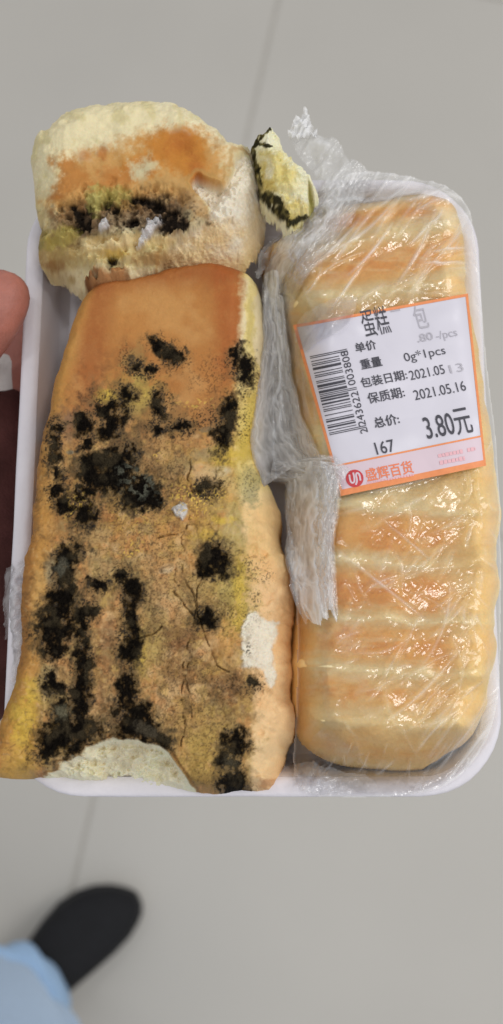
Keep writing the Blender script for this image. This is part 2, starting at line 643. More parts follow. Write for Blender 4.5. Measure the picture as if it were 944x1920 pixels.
col = mixc(col, (162, 130, 84), ss(1050, 1250, y + 120 * pa.big) * .7)
col = mixc(col, (138, 84, 40), ss(.02, .3, pa.big) * .6)
col = mixc(col, (192, 148, 92), ss(.05, .3, -pa.big) * .5)
col = mixc(col, (186, 150, 96), ss(.05, .3, pa.med) * .35 * ss(700, 850, y))
col = mixc(col, (128, 84, 44), ss(.08, .3, -pa.med) * .4 * ss(700, 850, y))
mo = fbm(x / 34, y / 34, 141, 3) - .5
mo2 = fbm(x / 18, y / 18, 142, 3) - .5
low = ss(720, 880, y)
col = mixc(col, (204, 172, 126), ss(.06, .2, mo) * .65 * low)
col = mixc(col, (140, 122, 82), ss(.06, .2, -mo) * .55 * low)
col = mixc(col, (196, 134, 76), ss(.08, .2, mo2) * .5 * low)
col = mixc(col, (192, 160, 84), ss(.08, .2, -mo2) * .45 * low)
# darker baked rim along the top edge and flanks
col = mixc(col, (146, 80, 32), (1 - ss(8, 55, y - 505 + (x - 300) * .06 + pa.edge * 20)) * .75)
col = mixc(col, (148, 82, 34), pa.blob(176, 650, 26, 150, 8, .6, .5) * .7)
col = mixc(col, (158, 84, 32), pa.blob(428, 590, 26, 130, -2, .6, .5) * .75)
col = mixc(col, (190, 138, 74), pa.blob(290, 600, 90, 60, 0, .7, .6) * .35)
dl = x - xl
col = mixc(col, (176, 128, 60), (1 - ss(0, 34, dl + pa.edge * 16)) * .9)
col = mixc(col, (192, 150, 84), pa.blob(82, 1120, 22, 70, 4, .5, .4) * .8)
col = mixc(col, (150, 92, 40), (1 - ss(-26, -4, dl + pa.edge * 8)) * .5)
# pale and peach flank
sd = ss(-6, 14, x - interp(y, [480, 600, 700, 850, 950, 1100, 1150, 1300, 1400, 1500], [455, 448, 442, 440, 448, 460, 456, 472, 468, 466]) + pa.edge * 12)
GAIN = 1.45
fl = np.zeros(XA.shape + (3,)) + keep_hue(A(232, 216, 172) * GAIN)
fl = mixc(fl, (208, 182, 100), ss(640, 760, y) * (1 - ss(900, 950, y)) * .8)
fl = mixc(fl, (212, 176, 120), ss(890, 960, y))
fl = mixc(fl, (220, 180, 130), ss(1030, 1120, y) * .95)
fl = mixc(fl, (226, 192, 142), ss(1300, 1400, y + pa.big * 60) * .9)
fl = mixc(fl, (204, 156, 100), ss(.02, .28, pa.big) * .55 * ss(950, 1000, y))
fl = mixc(fl, (198, 178, 96), ss(.05, .25, np.sin(x / 8 + pa.big * 6) * .3 + pa.med * .6) * .6 * (1 - ss(780, 900, y)))
fl = mixc(fl, (226, 192, 140), ss(.05, .3, pa.med) * .5 * ss(950, 1000, y))
GAIN = 1.0
col = col * (1 - sd[..., None]) + np.clip(fl, 0, .86) * sd[..., None]
# yellow, green-grey and white moulds
for cx, cy, rx, ry, an, rgb, s, rg in [
        (201, 742, 17, 14, 0, (196, 164, 50), .95, .6), (262, 742, 26, 26, 0, (166, 152, 84), .85, .7), (250, 670, 24, 22, 0, (150, 118, 66), .8, .6),
        (426, 850, 26, 26, 30, (188, 158, 56), .9, .6), (470, 800, 16, 50, 5, (198, 174, 78), .7, .8), (460, 840, 24, 30, 0, (186, 152, 54), .7, .7),
        (418, 976, 14, 8, 0, (186, 156, 48), .9, .5), (390, 990, 40, 22, 0, (182, 142, 62), .6, .7), (446, 1110, 13, 62, 2, (166, 142, 56), .9, .5),
        (430, 1130, 26, 60, 0, (164, 146, 92), .6, .7), (262, 1222, 12, 34, 0, (172, 148, 62), .9, .7), (50, 1345, 22, 60, 10, (176, 140, 46), .8, .7),
        (30, 1430, 40, 30, 0, (188, 150, 78), .7, .6), (66, 1390, 18, 26, 0, (178, 124, 34), .7, .6), (400, 1420, 50, 40, 0, (156, 126, 54), .6, .7),
        (370, 1420, 40, 60, 0, (166, 136, 74), .6, .7), (232, 945, 30, 16, 0, (142, 116, 56), .6, .8), (225, 985, 30, 14, -20, (176, 130, 60), .5, .7),
        (468, 915, 19, 46, 0, (150, 146, 112), .8, .6), (436, 1000, 26, 44, 0, (182, 172, 138), .75, .6), (340, 872, 22, 18, 0, (128, 118, 82), .6, .7),
        (398, 850, 34, 12, -15, (150, 138, 108), .6, .7), (90, 1280, 20, 34, 0, (156, 142, 100), .85, .6), (105, 1310, 24, 16, 0, (158, 140, 86), .7, .6),
        (150, 1330, 18, 14, 0, (130, 112, 66), .6, .6), (98, 1070, 12, 26, 0, (146, 136, 110), .9, .5), (190, 1062, 34, 30, 0, (160, 142, 100), .6, .7),
        (255, 1080, 26, 30, 0, (156, 138, 84), .6, .7), (276, 1130, 20, 30, 0, (132, 116, 72), .6, .8), (286, 1210, 26, 60, 0, (150, 128, 78), .5, .8),
        (416, 884, 18, 9, -10, (204, 198, 186), .95, .5), (400, 896, 30, 18, 0, (200, 172, 136), .7, .6), (312, 1068, 15, 8, -15, (198, 178, 148), .9, .5),
        (180, 1005, 30, 16, -10, (178, 150, 104), .6, .6), (128, 790, 12, 12, 0, (146, 130, 112), .5, .6), (132, 848, 8, 4, 0, (110, 114, 104), .9, .4),
        (430, 1170, 22, 40, 0, (196, 142, 76), .7, .5), (425, 1200, 24, 30, 0, (198, 148, 84), .7, .5), (418, 1240, 30, 34, 0, (176, 138, 74), .5, .6),
        (350, 1350, 40, 26, 0, (178, 136, 90), .5, .7), (290, 1060, 34, 14, -5, (184, 132, 70), .5, .5), (330, 995, 34, 16, 0, (180, 126, 66), .6, .5),
        (330, 945, 26, 12, -20, (184, 140, 84), .4, .6), (470, 620, 8, 60, 0, (196, 176, 92), .6, .7), (490, 870, 10, 14, 0, (168, 94, 46), .8, .6),
        (488, 740, 6, 40, 0, (206, 168, 96), .7, .5), (388, 805, 12, 5, -10, (96, 102, 86), .8, .5), (430, 755, 14, 10, 0, (150, 108, 40), .8, .5)]:
    col = mixc(col, rgb, pa.blob(cx, cy, rx, ry, an, .45, rg) * s)
for cx, cy, rx, ry, rgb, s_ in [(440, 900, 46, 70, (190, 168, 92), .55), (440, 1090, 36, 90, (178, 160, 76), .75), (400, 1000, 60, 50, (184, 154, 84), .5), (390, 1120, 60, 50, (168, 148, 86), .55),
                               (380, 1400, 70, 70, (168, 142, 70), .6), (40, 1360, 36, 90, (188, 150, 58), .6), (270, 1210, 30, 60, (176, 152, 76), .7), 
                               (255, 740, 44, 34, (172, 152, 74), .7), (455, 800, 26, 70, (206, 178, 84), .6), (300, 1120, 60, 60, (180, 148, 108), .4), (300, 860, 50, 60, (176, 138, 92), .4), (130, 940, 40, 30, (150, 126, 66), .5)]:
    col = mixc(col, rgb, pa.blob(cx, cy, rx, ry, 0, .8, .6) * s_ * .85)
wp = pa.area([(462, 1150), (478, 1143), (498, 1162), (524, 1166), (518, 1200), (512, 1222), (512, 1250), (520, 1272), (508, 1290), (500, 1282), (496, 1256), (476, 1252), (455, 1250), (456, 1205), (452, 1180)], 4, 10)
GAIN = 1.25
col = mixc(col, (222, 213, 194), wp * .95)
GAIN = 1.0
ws = pa.area([(322, 955), (338, 940), (352, 944), (352, 958), (342, 974), (332, 970)], 2, 8)
col = mixc(col, (206, 200, 196), ws)
for cx, cy, rx, ry, s_ in [(201, 744, 16, 12, .9), (426, 852, 22, 20, .8), (458, 838, 16, 24, .7), (448, 1108, 12, 56, .7), (262, 1224, 10, 28, .8), (46, 1350, 18, 46, .6), (418, 976, 16, 9, .8), (60, 1300, 14, 26, .5), (262, 740, 22, 18, .5), (386, 1002, 26, 14, .5), (470, 790, 12, 36, .5)]:
    col = mixc(col, (206, 176, 66), pa.blob(cx, cy, rx, ry, 0, .6, .7) * s_)
# brown rot and grey-brown stains
for cx, cy, rx, ry, an, rgb, s in [
        (140, 800, 40, 34, 0, (116, 80, 62), .65), (160, 965, 20, 30, 0, (52, 36, 26), .9), (230, 835, 40, 36, 0, (70, 54, 40), .8), (430, 1290, 44, 24, -8, (112, 78, 44), .75),
        (150, 1105, 40, 30, -20, (120, 88, 60), .5), (120, 1085, 20, 36, 10, (74, 60, 48), .85), (250, 1110, 18, 26, 0, (56, 40, 30), .9),
        (215, 1220, 34, 20, 0, (110, 84, 52), .6), (340, 1190, 20, 30, 0, (110, 76, 46), .6), (330, 1250, 26, 44, 0, (122, 86, 50), .5), (200, 1180, 20, 20, 0, (130, 90, 54), .5),
        (310, 1390, 30, 20, 35, (120, 92, 52), .6), (395, 1470, 50, 16, 8, (122, 96, 50), .6), (400, 1140, 44, 20, -10, (120, 98, 58), .6), (166, 745, 30, 14, -35, (118, 78, 42), .7),
        (240, 730, 40, 12, 5, (122, 92, 54), .6), (300, 770, 60, 30, 0, (140, 108, 64), .4), (395, 780, 30, 24, 0, (140, 96, 54), .6), (330, 780, 26, 22, 0, (130, 92, 52), .6),
        (270, 885, 50, 50, 0, (132, 108, 70), .5), (230, 1300, 30, 50, 0, (130, 92, 54), .4), (180, 1290, 22, 60, 0, (146, 98, 58), .5), (500, 1470, 20, 12, 0, (170, 104, 56), .6)]:
    col = mixc(col, rgb, pa.blob(cx, cy, rx, ry, an, .6, .8) * s)
col = mixc(col, (104, 78, 44), cA * .7)
col = mixc(col, (112, 92, 56), pa.line([(345, 1085), (362, 1140), (366, 1180), (356, 1240), (352, 1330)], 9, 10) * .35)
col = mixc(col, (120, 84, 46), rough * (1 - ss(.02, .2, c2 - c1)) * .14)
vz = rough * ss(-.05, .12, fbm(x / 50, y / 50, 151, 2) - .5 + .25 * pa.blob(320, 1200, 90, 220, 0, .8, .3))
v1, v2 = cells(x / 24 + pa.med * 1.6, y / 24 + pa.big * 1.6, 152)
v3, v4 = cells(x / 12 + pa.med * 1.2, y / 12 + pa.fine, 153)
col = mixc(col, (98, 70, 40), vz * (1 - ss(.02, .16, v2 - v1)) * .6 * ss(-.2, .15, pa.fine))
col = mixc(col, (110, 80, 46), vz * (1 - ss(.02, .16, v4 - v3)) * .35 * ss(-.1, .2, pa.med))
col = mixc(col, (200, 168, 116), rough * ss(.12, .3, pa.fine) * .3)
col = mixc(col, (104, 76, 42), rough * ss(.12, .3, -pa.fine) * .4)
# torn crumb of the bite
inB = ss(0, 5, sdf(px0 + nA2 * 17, py0 + nA2 * 15 + nA1 * 10, bite))
GAIN = 1.75
cr = np.zeros(XA.shape + (3,)) + keep_hue(A(178, 171, 148) * GAIN)
cr = mixc(cr, (200, 196, 172), ss(.0, .25, pa.med) * .7)
cr = mixc(cr, (158, 148, 122), ss(.02, .25, -pa.med) * .6)
cr = mixc(cr, (196, 186, 142), ss(0, .3, pa.big) * .35)
GAIN = 1.0
col = col * (1 - inB[..., None]) + np.clip(cr, 0, .84) * inB[..., None]
col = mixc(col, (120, 84, 50), (1 - ss(0, 5, np.abs(sdf(px0 + nA2 * 17, py0 + nA2 * 15 + nA1 * 10, bite) + 2))) * .6 * ss(1380, 1400, y))
lum = col @ np.array([.3, .55, .15])
col = col * .93 + (lum[..., None] * np.array([1.05, 1.0, .85])) * .07
cm = ((1 - sd) * (1 - inB) * (1 - wp) * (1 - ws))[..., None]
col = keep_hue(col * (1 + cm * np.array([.10, .05, -.06])))
# black colonies: (cx, cy, rx, ry, angle, patch id)
BL = [(308, 655, 22, 11, 35, 0), (326, 672, 10, 12, 0, 0), (253, 686, 11, 7, 0, 1), (280, 697, 9, 6, -30, 2),
      (455, 686, 15, 26, -8, 3), (465, 704, 11, 14, 0, 3), (447, 668, 8, 14, 0, 3),
      (425, 795, 15, 44, 14, 4), (432, 770, 12, 26, 10, 4), (300, 756, 12, 23, 0, 5), (333, 803, 22, 9, -14, 6), (296, 806, 10, 8, 0, 7),
      (207, 770, 21, 14, 15, 8), (234, 742, 14, 14, 0, 9), (212, 800, 24, 15, -15, 10), (160, 795, 13, 14, -20, 11), (166, 832, 14, 8, -30, 12),
      (205, 868, 36, 22, 5, 10), (246, 852, 14, 22, 0, 10), (178, 888, 30, 22, 30, 10), (164, 866, 10, 8, 0, 10), (255, 922, 38, 26, 15, 10), (215, 895, 60, 18, 10, 10), (285, 930, 18, 24, 0, 10), (262, 950, 20, 12, 0, 10), (160, 918, 22, 10, -30, 10),
      (102, 838, 9, 36, 6, 13), (104, 800, 6, 12, 0, 13), (112, 892, 7, 12, 0, 14), (106, 922, 12, 9, -35, 15), (126, 950, 16, 10, 10, 16), (165, 965, 16, 24, 5, 17),
      (389, 918, 17, 14, 0, 18), (405, 1052, 24, 25, 20, 19), (388, 1072, 12, 12, 0, 19), (388, 1162, 18, 16, 0, 20),
      (132, 1040, 26, 17, -20, 21), (122, 1075, 16, 24, 0, 21), (102, 1180, 29, 40, 5, 22), (120, 1130, 22, 30, 0, 22), (105, 1215, 16, 20, 0, 22), (150, 1150, 26, 14, -20, 22),
      (185, 1096, 18, 9, 8, 23), (228, 1082, 12, 9, -30, 24), (250, 1108, 15, 26, 0, 25), (246, 1160, 11, 40, 2, 25), (244, 1215, 14, 30, 0, 25),
      (155, 1172, 10, 26, 4, 26), (157, 1240, 13, 50, 3, 26), (150, 1310, 15, 46, 6, 26), (120, 1378, 40, 30, -25, 26), (150, 1370, 36, 26, -10, 26), (92, 1405, 22, 14, -35, 26), (118, 1340, 16, 18, 0, 26),
      (100, 1286, 14, 22, -12, 27), (240, 1310, 16, 40, 4, 28), (246, 1356, 32, 26, 5, 28), (285, 1374, 30, 15, 22, 28), (262, 1340, 20, 20, 0, 28), (310, 1396, 14, 7, 40, 28),
      (440, 1392, 20, 20, -10, 29), (432, 1428, 16, 20, 0, 29), (434, 1470, 20, 26, 0, 29), (455, 1488, 16, 9, 10, 29), (476, 1284, 6, 10, 0, 30)]
nb = 31
bk = [np.zeros(XA.shape) for _ in range(nb)]
halo = np.zeros(XA.shape)
feather = fbm(x / 6, y / 8, 531, 4, .7) - .5
clump = fbm(x / 24, y / 26, 532, 3) - .5
wx = pa.med * 26 + (fbm(x / 10, y / 12, 533, 2) - .5) * 16
wy = (fbm(x / 24, y / 24, 534, 3) - .5) * 30 + (fbm(x / 9, y / 9, 535, 2) - .5) * 14
for cx, cy, rx, ry, an, k in BL:
    t = math.radians(an)
    u = (x + wx - cx) * math.cos(t) + (y + wy - cy) * math.sin(t)
    v = -(x + wx - cx) * math.sin(t) + (y + wy - cy) * math.cos(t)
    q = np.sqrt((u / (rx * 1.42 + 1)) ** 2 + (v / (ry * 1.34 + 1)) ** 2)
    bk[k] = np.maximum(bk[k], np.exp(-(q ** 2.4) * .8))
    halo = np.maximum(halo, pa.blob(cx, cy, rx + 14, ry + 14, an, .5, .5))
inside = (1 - inB) * ss(0, .001, dA)
dens = np.max(bk, axis=0)
dens_n = dens + feather * .75 * ss(.02, .2, dens) + clump * .35 * ss(.02, .2, dens)
black = ss(.34, .76, dens_n) * inside
clump2 = fbm(x / 15, y / 18, 536, 3) - .5
black = black * (1 - .68 * ss(.03, .2, clump2) * (1 - ss(.85, 1.0, dens)))
for k in range(nb):
    bk[k] = ss(.34, .76, bk[k] + feather * .75 * ss(.02, .2, bk[k]) + clump * .35 * ss(.02, .2, bk[k]))
softb = np.zeros(XA.shape)
for cx, cy, rx, ry, an, k in BL:
    softb = np.maximum(softb, pa.blob(cx, cy, rx + 7, ry + 7, an, .42, .7))
softb = np.maximum(softb * .6, ss(.16, .5, dens_n)) * inside
speck_n = vnoise(x / 2.6, y / 2.6, 501) * .6 + vnoise(x / 1.5, y / 1.5, 502) * .4
sp = halo * ss(.58, .70, speck_n + .16 * (halo - .5) + feather * .2)
for cx, cy, rx, ry, s in [(400, 710, 40, 40, .5), (388, 780, 34, 22, .95), (372, 790, 26, 18, .8), (452, 790, 20, 40, .9), (470, 1060, 24, 20, .7), (478, 1120, 10, 20, .8), (490, 1082, 26, 12, .7),
                          (463, 1217, 10, 12, .9), (464, 910, 22, 36, .5), (380, 1440, 40, 40, .45), (350, 1300, 90, 130, .55), (310, 1120, 90, 150, .5), (420, 1130, 60, 90, .5), (280, 1000, 90, 60, .55), (300, 900, 60, 60, .6), (430, 1290, 50, 26, .7), (300, 830, 60, 40, .45),
                          (232, 945, 50, 30, .6), (215, 1030, 40, 30, .4), (230, 1300, 50, 50, .5), (180, 1090, 44, 36, .5), (455, 728, 16, 22, .9), (237, 668, 16, 22, .8), (365, 1082, 14, 10, .8), (420, 1150, 40, 14, .7), (180, 745, 50, 22, .5), (326, 1240, 40, 60, .4)]:
    sp = np.maximum(sp, s * pa.blob(cx, cy, rx, ry, 0, .6, .5) * ss(.60, .70, speck_n + .05 * s + feather * .25))
sp *= inside
stain = np.zeros(XA.shape)
for cx, cy, rx, ry, s_ in [(200, 840, 120, 120, .8), (120, 1120, 70, 110, .75), (170, 1290, 110, 140, .6), (250, 1140, 50, 100, .6), (260, 700, 80, 50, .35), (430, 740, 40, 90, .4), (420, 1290, 70, 60, .6), (390, 1070, 50, 50, .5), (300, 1340, 70, 80, .45)]:
    stain = np.maximum(stain, s_ * pa.blob(cx, cy, rx, ry, 0, .8, .5))
st_n = fbm(x / 13, y / 16, 521, 4) - .5
col = mixc(col, (84, 64, 40), stain * ss(-.03, .18, st_n) * .85 * inside)
col = mixc(col, (120, 104, 70), stain * ss(.02, .2, -st_n) * .35 * inside)
col = mixc(col, (150, 112, 62), halo * .25 * inside)
col = mixc(col, (92, 74, 44), softb * .68)
col = mixc(col, (26, 19, 12), sp * .9)
grey = ss(.02, .22, clump) * .65 + ss(.05, .3, feather) * .3
blk = np.zeros(XA.shape + (3,)) + A(17, 13, 9)
blk = mixc(blk, (78, 68, 50), grey * .7)
teal = pa.blob(262, 905, 45, 30, 15, .5, .7) * ss(.1, .25, pa.fine + .1)
blk = mixc(blk, (104, 104, 90), teal * .75)
blk = mixc(blk, (120, 114, 92), pa.blob(120, 1335, 16, 14, 0, .5, .8) * .8)
blk = mixc(blk, (84, 76, 62), pa.blob(280, 1370, 26, 10, 20, .5, .9) * .7)
blk = mixc(blk, (76, 70, 56), pa.blob(432, 1428, 16, 12, 0, .5, .9) * .7)
blk = mixc(blk, (98, 94, 80), pa.blob(116, 1062, 14, 14, 0, .5, .9) * .8)
col = col * (1 - black[..., None]) + blk * black[..., None]
# yellow spore dots
dots = ss(.70, .78, vnoise(x / 3.0, y / 3.0, 601))
for cx, cy, rx, ry, s in [(372, 948, 34, 28, .95), (345, 930, 26, 20, .7), (412, 932, 26, 16, .5), (236, 1028, 30, 16, .8), (148, 950, 24, 24, .8), (296, 856, 12, 8, .9), (370, 755, 36, 10, .6), (260, 980, 50, 30, .35)]:
    col = mixc(col, (214, 178, 84), dots * pa.blob(cx, cy, rx, ry, 0, .7, .4) * s * (1 - black))
ZA = ZA + black * inside * ((pa.fine + pa.grain * .6) * 0.0012 + 0.0002) + sp * 0.0002 + wp * .0006 + ws * .0012 + dots * 0
breadA = empty('mouldy_bread', 'large half-eaten bread covered in black mould, bitten at its lower end', 'bread')
keepA = cellmask(dA > 0)
mid = lambda m: (m[:-1, :-1] + m[1:, :-1] + m[:-1, 1:] + m[1:, 1:]) / 4
reg = np.zeros(keepA.shape, int)                # 0 crust, 1 flank, 2 crumb, 10+k mould
reg[mid(sd) > .5] = 1
stack = np.stack([mid(b) for b in bk])
bid = stack.argmax(0)
reg[(mid(black) > .5)] = 10 + bid[mid(black) > .5]
reg[mid(inB) > .5] = 2
reg[(mid(ws) > .5)] = 4
reg[(mid(wp) > .5) & (reg < 10)] = 3
mould_parts('mould_patch', XA, YA, ZA, keepA, reg, [10 + k for k in range(nb)], M_mold, breadA, col)
mould_parts('white_mould_patch', XA, YA, ZA, keepA, reg, [3, 4], M_crumb, breadA, col)
grid_part('crust', XA, YA, ZA, keepA & (reg == 0), M_bread, breadA, col)
grid_part('pale_side', XA, YA, ZA, keepA & (reg == 1), M_bread, breadA, col)
grid_part('torn_crumb', XA, YA, ZA, keepA & (reg == 2), M_crumb, breadA, col)

# ---- the torn-off end of that bread, upper left
outC = smooth_poly([(56, 300), (66, 276), (95, 258), (128, 230), (160, 222), (200, 211), (240, 213), (285, 208), (330, 212), (372, 228), (408, 252), (432, 272),
                    (446, 290), (468, 284), (486, 304), (494, 345), (502, 378), (500, 420), (486, 468), (456, 506), (400, 528), (330, 540), (270, 556), (232, 560), (200, 566),
                    (172, 556), (146, 548), (126, 530), (110, 512), (88, 514), (70, 492), (66, 464), (78, 440), (70, 412), (64, 380), (58, 340)], 1)
polyC = world_poly(outC, 1.030)
XC, YC = make_grid(polyC, 0.00026)
dC = sdf(XC, YC, polyC)
px0, py0 = proj(XC, YC, np.full(XC.shape, 1.044))
n1 = fbm(px0 / 50, py0 / 50, 41, 3) - .5
n2 = fbm(px0 / 15, py0 / 15, 42, 4) - .5
n3 = fbm(px0 / 6, py0 / 6, 43, 2) - .5
flapline = [(452, 284), (438, 320), (424, 366), (404, 372), (372, 352), (350, 372), (356, 400), (392, 418), (350, 440), (330, 480)]
flap = smooth_poly([(462, 284), (444, 300), (436, 330), (424, 368), (400, 366), (372, 352), (356, 362), (366, 386), (398, 412), (388, 428), (300, 470), (300, 520), (520, 520), (520, 280)], 1)
dF = sdf(px0 + n2 * 12, py0 + n2 * 12, flap)
torn = smooth_poly([(84, 420), (110, 400), (150, 396), (180, 372), (205, 384), (230, 366), (260, 380), (300, 372), (346, 380), (362, 402), (348, 430), (318, 446), (300, 470), (230, 500), (120, 520), (60, 500), (60, 450)], 1)
dT = sdf(px0 + n2 * 22, py0 + n2 * 22, torn)
H = dome(dC + n2 * .002, 0.017, 2.0) * (0.034 + n1 * .0045 + n2 * .0003)
tornm = ss(-14, 24, dT)
H -= tornm * (0.0025 + n1 * .006 + n2 * .009 + n3 * .003 - .002 * ss(430, 500, py0)) * dome(dC, .01)
flm = ss(-2, 5, dF)
rdg = 1 - ss(0, 40, segdist(px0, py0, [(474, 292), (466, 350), (440, 400), (410, 425)]))
H -= flm * (0.0062 - .0062 * rdg + .003 * ss(430, 500, py0) + n2 * .006 + n3 * .002 + .0006 * (1 - ss(.1, .4, cells(px0 / 10 + n2, py0 / 10, 45)[0]))) * dome(dC, .008)
H += (1 - flm) * (1 - tornm) * (n2 * .0003)
low_ = ss(425, 450, py0) * (1 - flm) * dome(dC - .001, .008)
H += low_ * ((fbm(px0 / 20, py0 / 14, 44, 3) - .5) * .009 + n3 * .002)
# a crusty lip hanging over the lower left
lip = smooth_poly([(140, 520), (160, 504), (196, 494), (230, 492), (246, 506), (238, 530), (208, 546), (172, 544), (148, 534)], 1)
dL = sdf(px0 + n2 * 16, py0 + n2 * 16, lip)
lipm = ss(-12, 8, dL + n2 * 10)
H = H * (1 - lipm) + lipm * (.0245 + .006 * dome(dL + 6, 22, 2) + n2 * .006 + n3 * .002) * dome(dC, .004)
baseC = 1.0195 - 0.010 * ss(470, 540, py0)
ZC = np.where(dC < 0, baseC, baseC + np.clip(H, 0, 1))
pxC, pyC = proj(XC, YC, ZC)
pc = Paint(pxC, pyC, 200)
x, y = pxC, pyC
col = np.zeros(XC.shape + (3,)) + A(224, 211, 170)
col = mixc(col, (232, 222, 188), ss(0, .3, pc.big) * .7)
col = mixc(col, (198, 184, 128), ss(.02, .25, -pc.med) * .5)
col = mixc(col, (204, 182, 122), (1 - ss(0, 90, x - 60)) * ss(330, 400, y) * .8)
col = mixc(col, (194, 144, 78), pc.area([(104, 300), (150, 290), (200, 272), (300, 250), (345, 236), (400, 258), (428, 290), (430, 340), (415, 375), (380, 360), (350, 380), (200, 392), (110, 410), (90, 380), (112, 350)], 22, 40) * .95)
col = mixc(col, (186, 120, 44), pc.area([(262, 282), (300, 246), (342, 238), (372, 250), (384, 290), (388, 340), (370, 352), (340, 320), (300, 312), (262, 322), (220, 330), (232, 300)], 16, 30) * .9)
col = mixc(col, (168, 98, 36), pc.blob(340, 270, 26, 24, 0, .6, .6) * .7)
col = mixc(col, (172, 100, 42), pc.blob(368, 320, 14, 32, -10, .6, .5) * .7)
col = mixc(col, (178, 118, 56), pc.area([(100, 302), (130, 298), (152, 318), (176, 340), (228, 326), (262, 306), (290, 290), (290, 310), (240, 345), (196, 360), (150, 352), (120, 362), (96, 372), (116, 345), (112, 322)], 10, 22) * .85)
for cx, cy, rx, ry, s in [(160, 290, 12, 10, .6), (192, 288, 9, 11, .8), (205, 325, 20, 12, .6), (110, 370, 16, 7, .6)]:
    col = mixc(col, (178, 112, 50), pc.blob(cx, cy, rx, ry, 0, .5, .7) * s)
col = mixc(col, (206, 196, 156), pc.blob(266, 322, 26, 18, -10, .5, .6) * .9)
col = mixc(col, (190, 150, 92), pc.blob(310, 345, 50, 22, 0, .6, .7) * .8)
col = mixc(col, (168, 146, 82), pc.blob(205, 368, 40, 14, 0, .6, .7) * .8)
col = mixc(col, (196, 176, 118), ss(-4, 14, sdf(x, y, [(90, 430), (170, 445), (250, 435), (330, 450), (330, 500), (90, 510)]) + pc.edge * 26) * .8)
col = mixc(col, (112, 78, 46), pc.area([(95, 400), (140, 388), (190, 372), (260, 375), (340, 372), (355, 400), (340, 430), (300, 442), (250, 430), (200, 440), (130, 462), (100, 450)], 14, 34) * .75)
col = mixc(col, (150, 118, 60), pc.blob(235, 385, 30, 14, 0, .6, .8) * .7)
col = mixc(col, (170, 150, 84), pc.blob(182, 378, 14, 24, 0, .5, .8) * .8)
GAIN = 1.3
flc = np.zeros(XC.shape + (3,)) + keep_hue(A(214, 204, 184) * GAIN)
flc = mixc(flc, (228, 220, 204), ss(0, .3, pc.med) * .7)
flc = mixc(flc, (196, 170, 120), ss(430, 490, y + pc.big * 60) * .85)
flc = mixc(flc, (204, 168, 100), pc.blob(400, 440, 40, 26, 0, .7, .6) * .6)
flc = mixc(flc, (192, 164, 116), pc.blob(480, 440, 24, 60, 0, .7, .6) * .6)
GAIN = 1.0
flc = np.clip(flc, 0, .86)
fm = ss(0, 5, dF)
col = col * (1 - fm[..., None]) + flc * fm[..., None]
col = mixc(col, (178, 138, 78), (1 - ss(0, 7, np.abs(dF + 6))) * .7)
col = mixc(col, (176, 138, 88), pc.area([(334, 360), (356, 352), (380, 380), (396, 406), (390, 416), (366, 402), (346, 392)], 5, 16) * .8)
col = mixc(col, (120, 92, 56), pc.area([(340, 368), (350, 364), (376, 398), (388, 410), (372, 402), (350, 386)], 3, 20) * ss(.0, .2, pc.fine) * .8)
# torn edge colours, lower left
col = mixc(col, (204, 172, 116), pc.blob(205, 462, 70, 16, -4, .6, .7) * .7)
col = mixc(col, (170, 140, 84), pc.blob(105, 475, 46, 40, 0, .6, .8) * .85)
col = mixc(col, (118, 100, 56), pc.blob(82, 440, 10, 16, 10, .5, .7) * .8)
col = mixc(col, (106, 92, 54), pc.blob(74, 462, 12, 6, -40, .5, .7) * .8)
col = mixc(col, (150, 108, 62), pc.blob(100, 500, 26, 12, 10, .6, .8) * .7)
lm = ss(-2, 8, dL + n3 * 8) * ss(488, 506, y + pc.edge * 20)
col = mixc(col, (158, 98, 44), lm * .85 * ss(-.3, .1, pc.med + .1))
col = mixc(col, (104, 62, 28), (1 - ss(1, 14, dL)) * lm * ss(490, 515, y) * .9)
bkc = [np.zeros(XC.shape) for _ in range(5)]
for cx, cy, rx, ry, an, k in [(160, 414, 13, 22, 12, 0), (138, 388, 8, 6, 0, 0), (170, 396, 8, 12, -20, 0), (146, 400, 8, 10, 0, 0), (205, 384, 11, 12, -25, 1), (216, 394, 8, 8, 0, 1), (250, 418, 16, 6, -8, 2), (256, 376, 12, 6, 10, 2), (318, 416, 20, 21, 10, 2), (340, 420, 12, 12, 0, 2), (296, 390, 22, 9, 18, 2), (276, 382, 12, 8, 10, 2),
                              (212, 490, 9, 12, 10, 3)]:
    bkc[k] = np.maximum(bkc[k], pc.blob(cx, cy, rx, ry, an, .35, .75))
black = np.max(bkc, axis=0) * ss(0, .001, dC)
col = mixc(col, (96, 66, 40), (pc.blob(160, 408, 34, 34, 10, .6, .8) + pc.blob(300, 402, 56, 34, 8, .6, .8)) * .6)
sp = pc.blob(240, 405, 130, 36, 0, .6, .6) * ss(.60, .70, vnoise(x / 4, y / 4, 511))
col = mixc(col, (50, 36, 24), sp * .7)
bc = mixc(np.zeros(XC.shape + (3,)) + A(36, 29, 23), (92, 74, 56), ss(.03, .25, pc.fine) * .7)
col = col * (1 - black[..., None]) + bc * black[..., None]
for cx, cy, rx, ry, rgb, s_ in [(110, 452, 34, 20, (176, 160, 84), .7), (205, 366, 30, 16, (178, 162, 88), .7), (180, 384, 12, 20, (180, 168, 100), .9), (232, 452, 40, 10, (222, 200, 150), .8), (170, 456, 26, 9, (216, 196, 148), .8), (310, 452, 40, 9, (214, 186, 130), .7), (220, 476, 24, 8, (200, 164, 60), .6), (285, 486, 44, 16, (150, 108, 60), .7)]:
    col = mixc(col, rgb, pc.blob(cx, cy, rx, ry, 0, .5, .8) * s_)
w1 = pc.area([(184, 432), (190, 416), (200, 410), (206, 424), (198, 432), (190, 440)], 2, 9)
w2 = pc.area([(262, 440), (280, 412), (300, 404), (304, 414), (284, 440), (262, 468), (256, 466)], 3, 14)
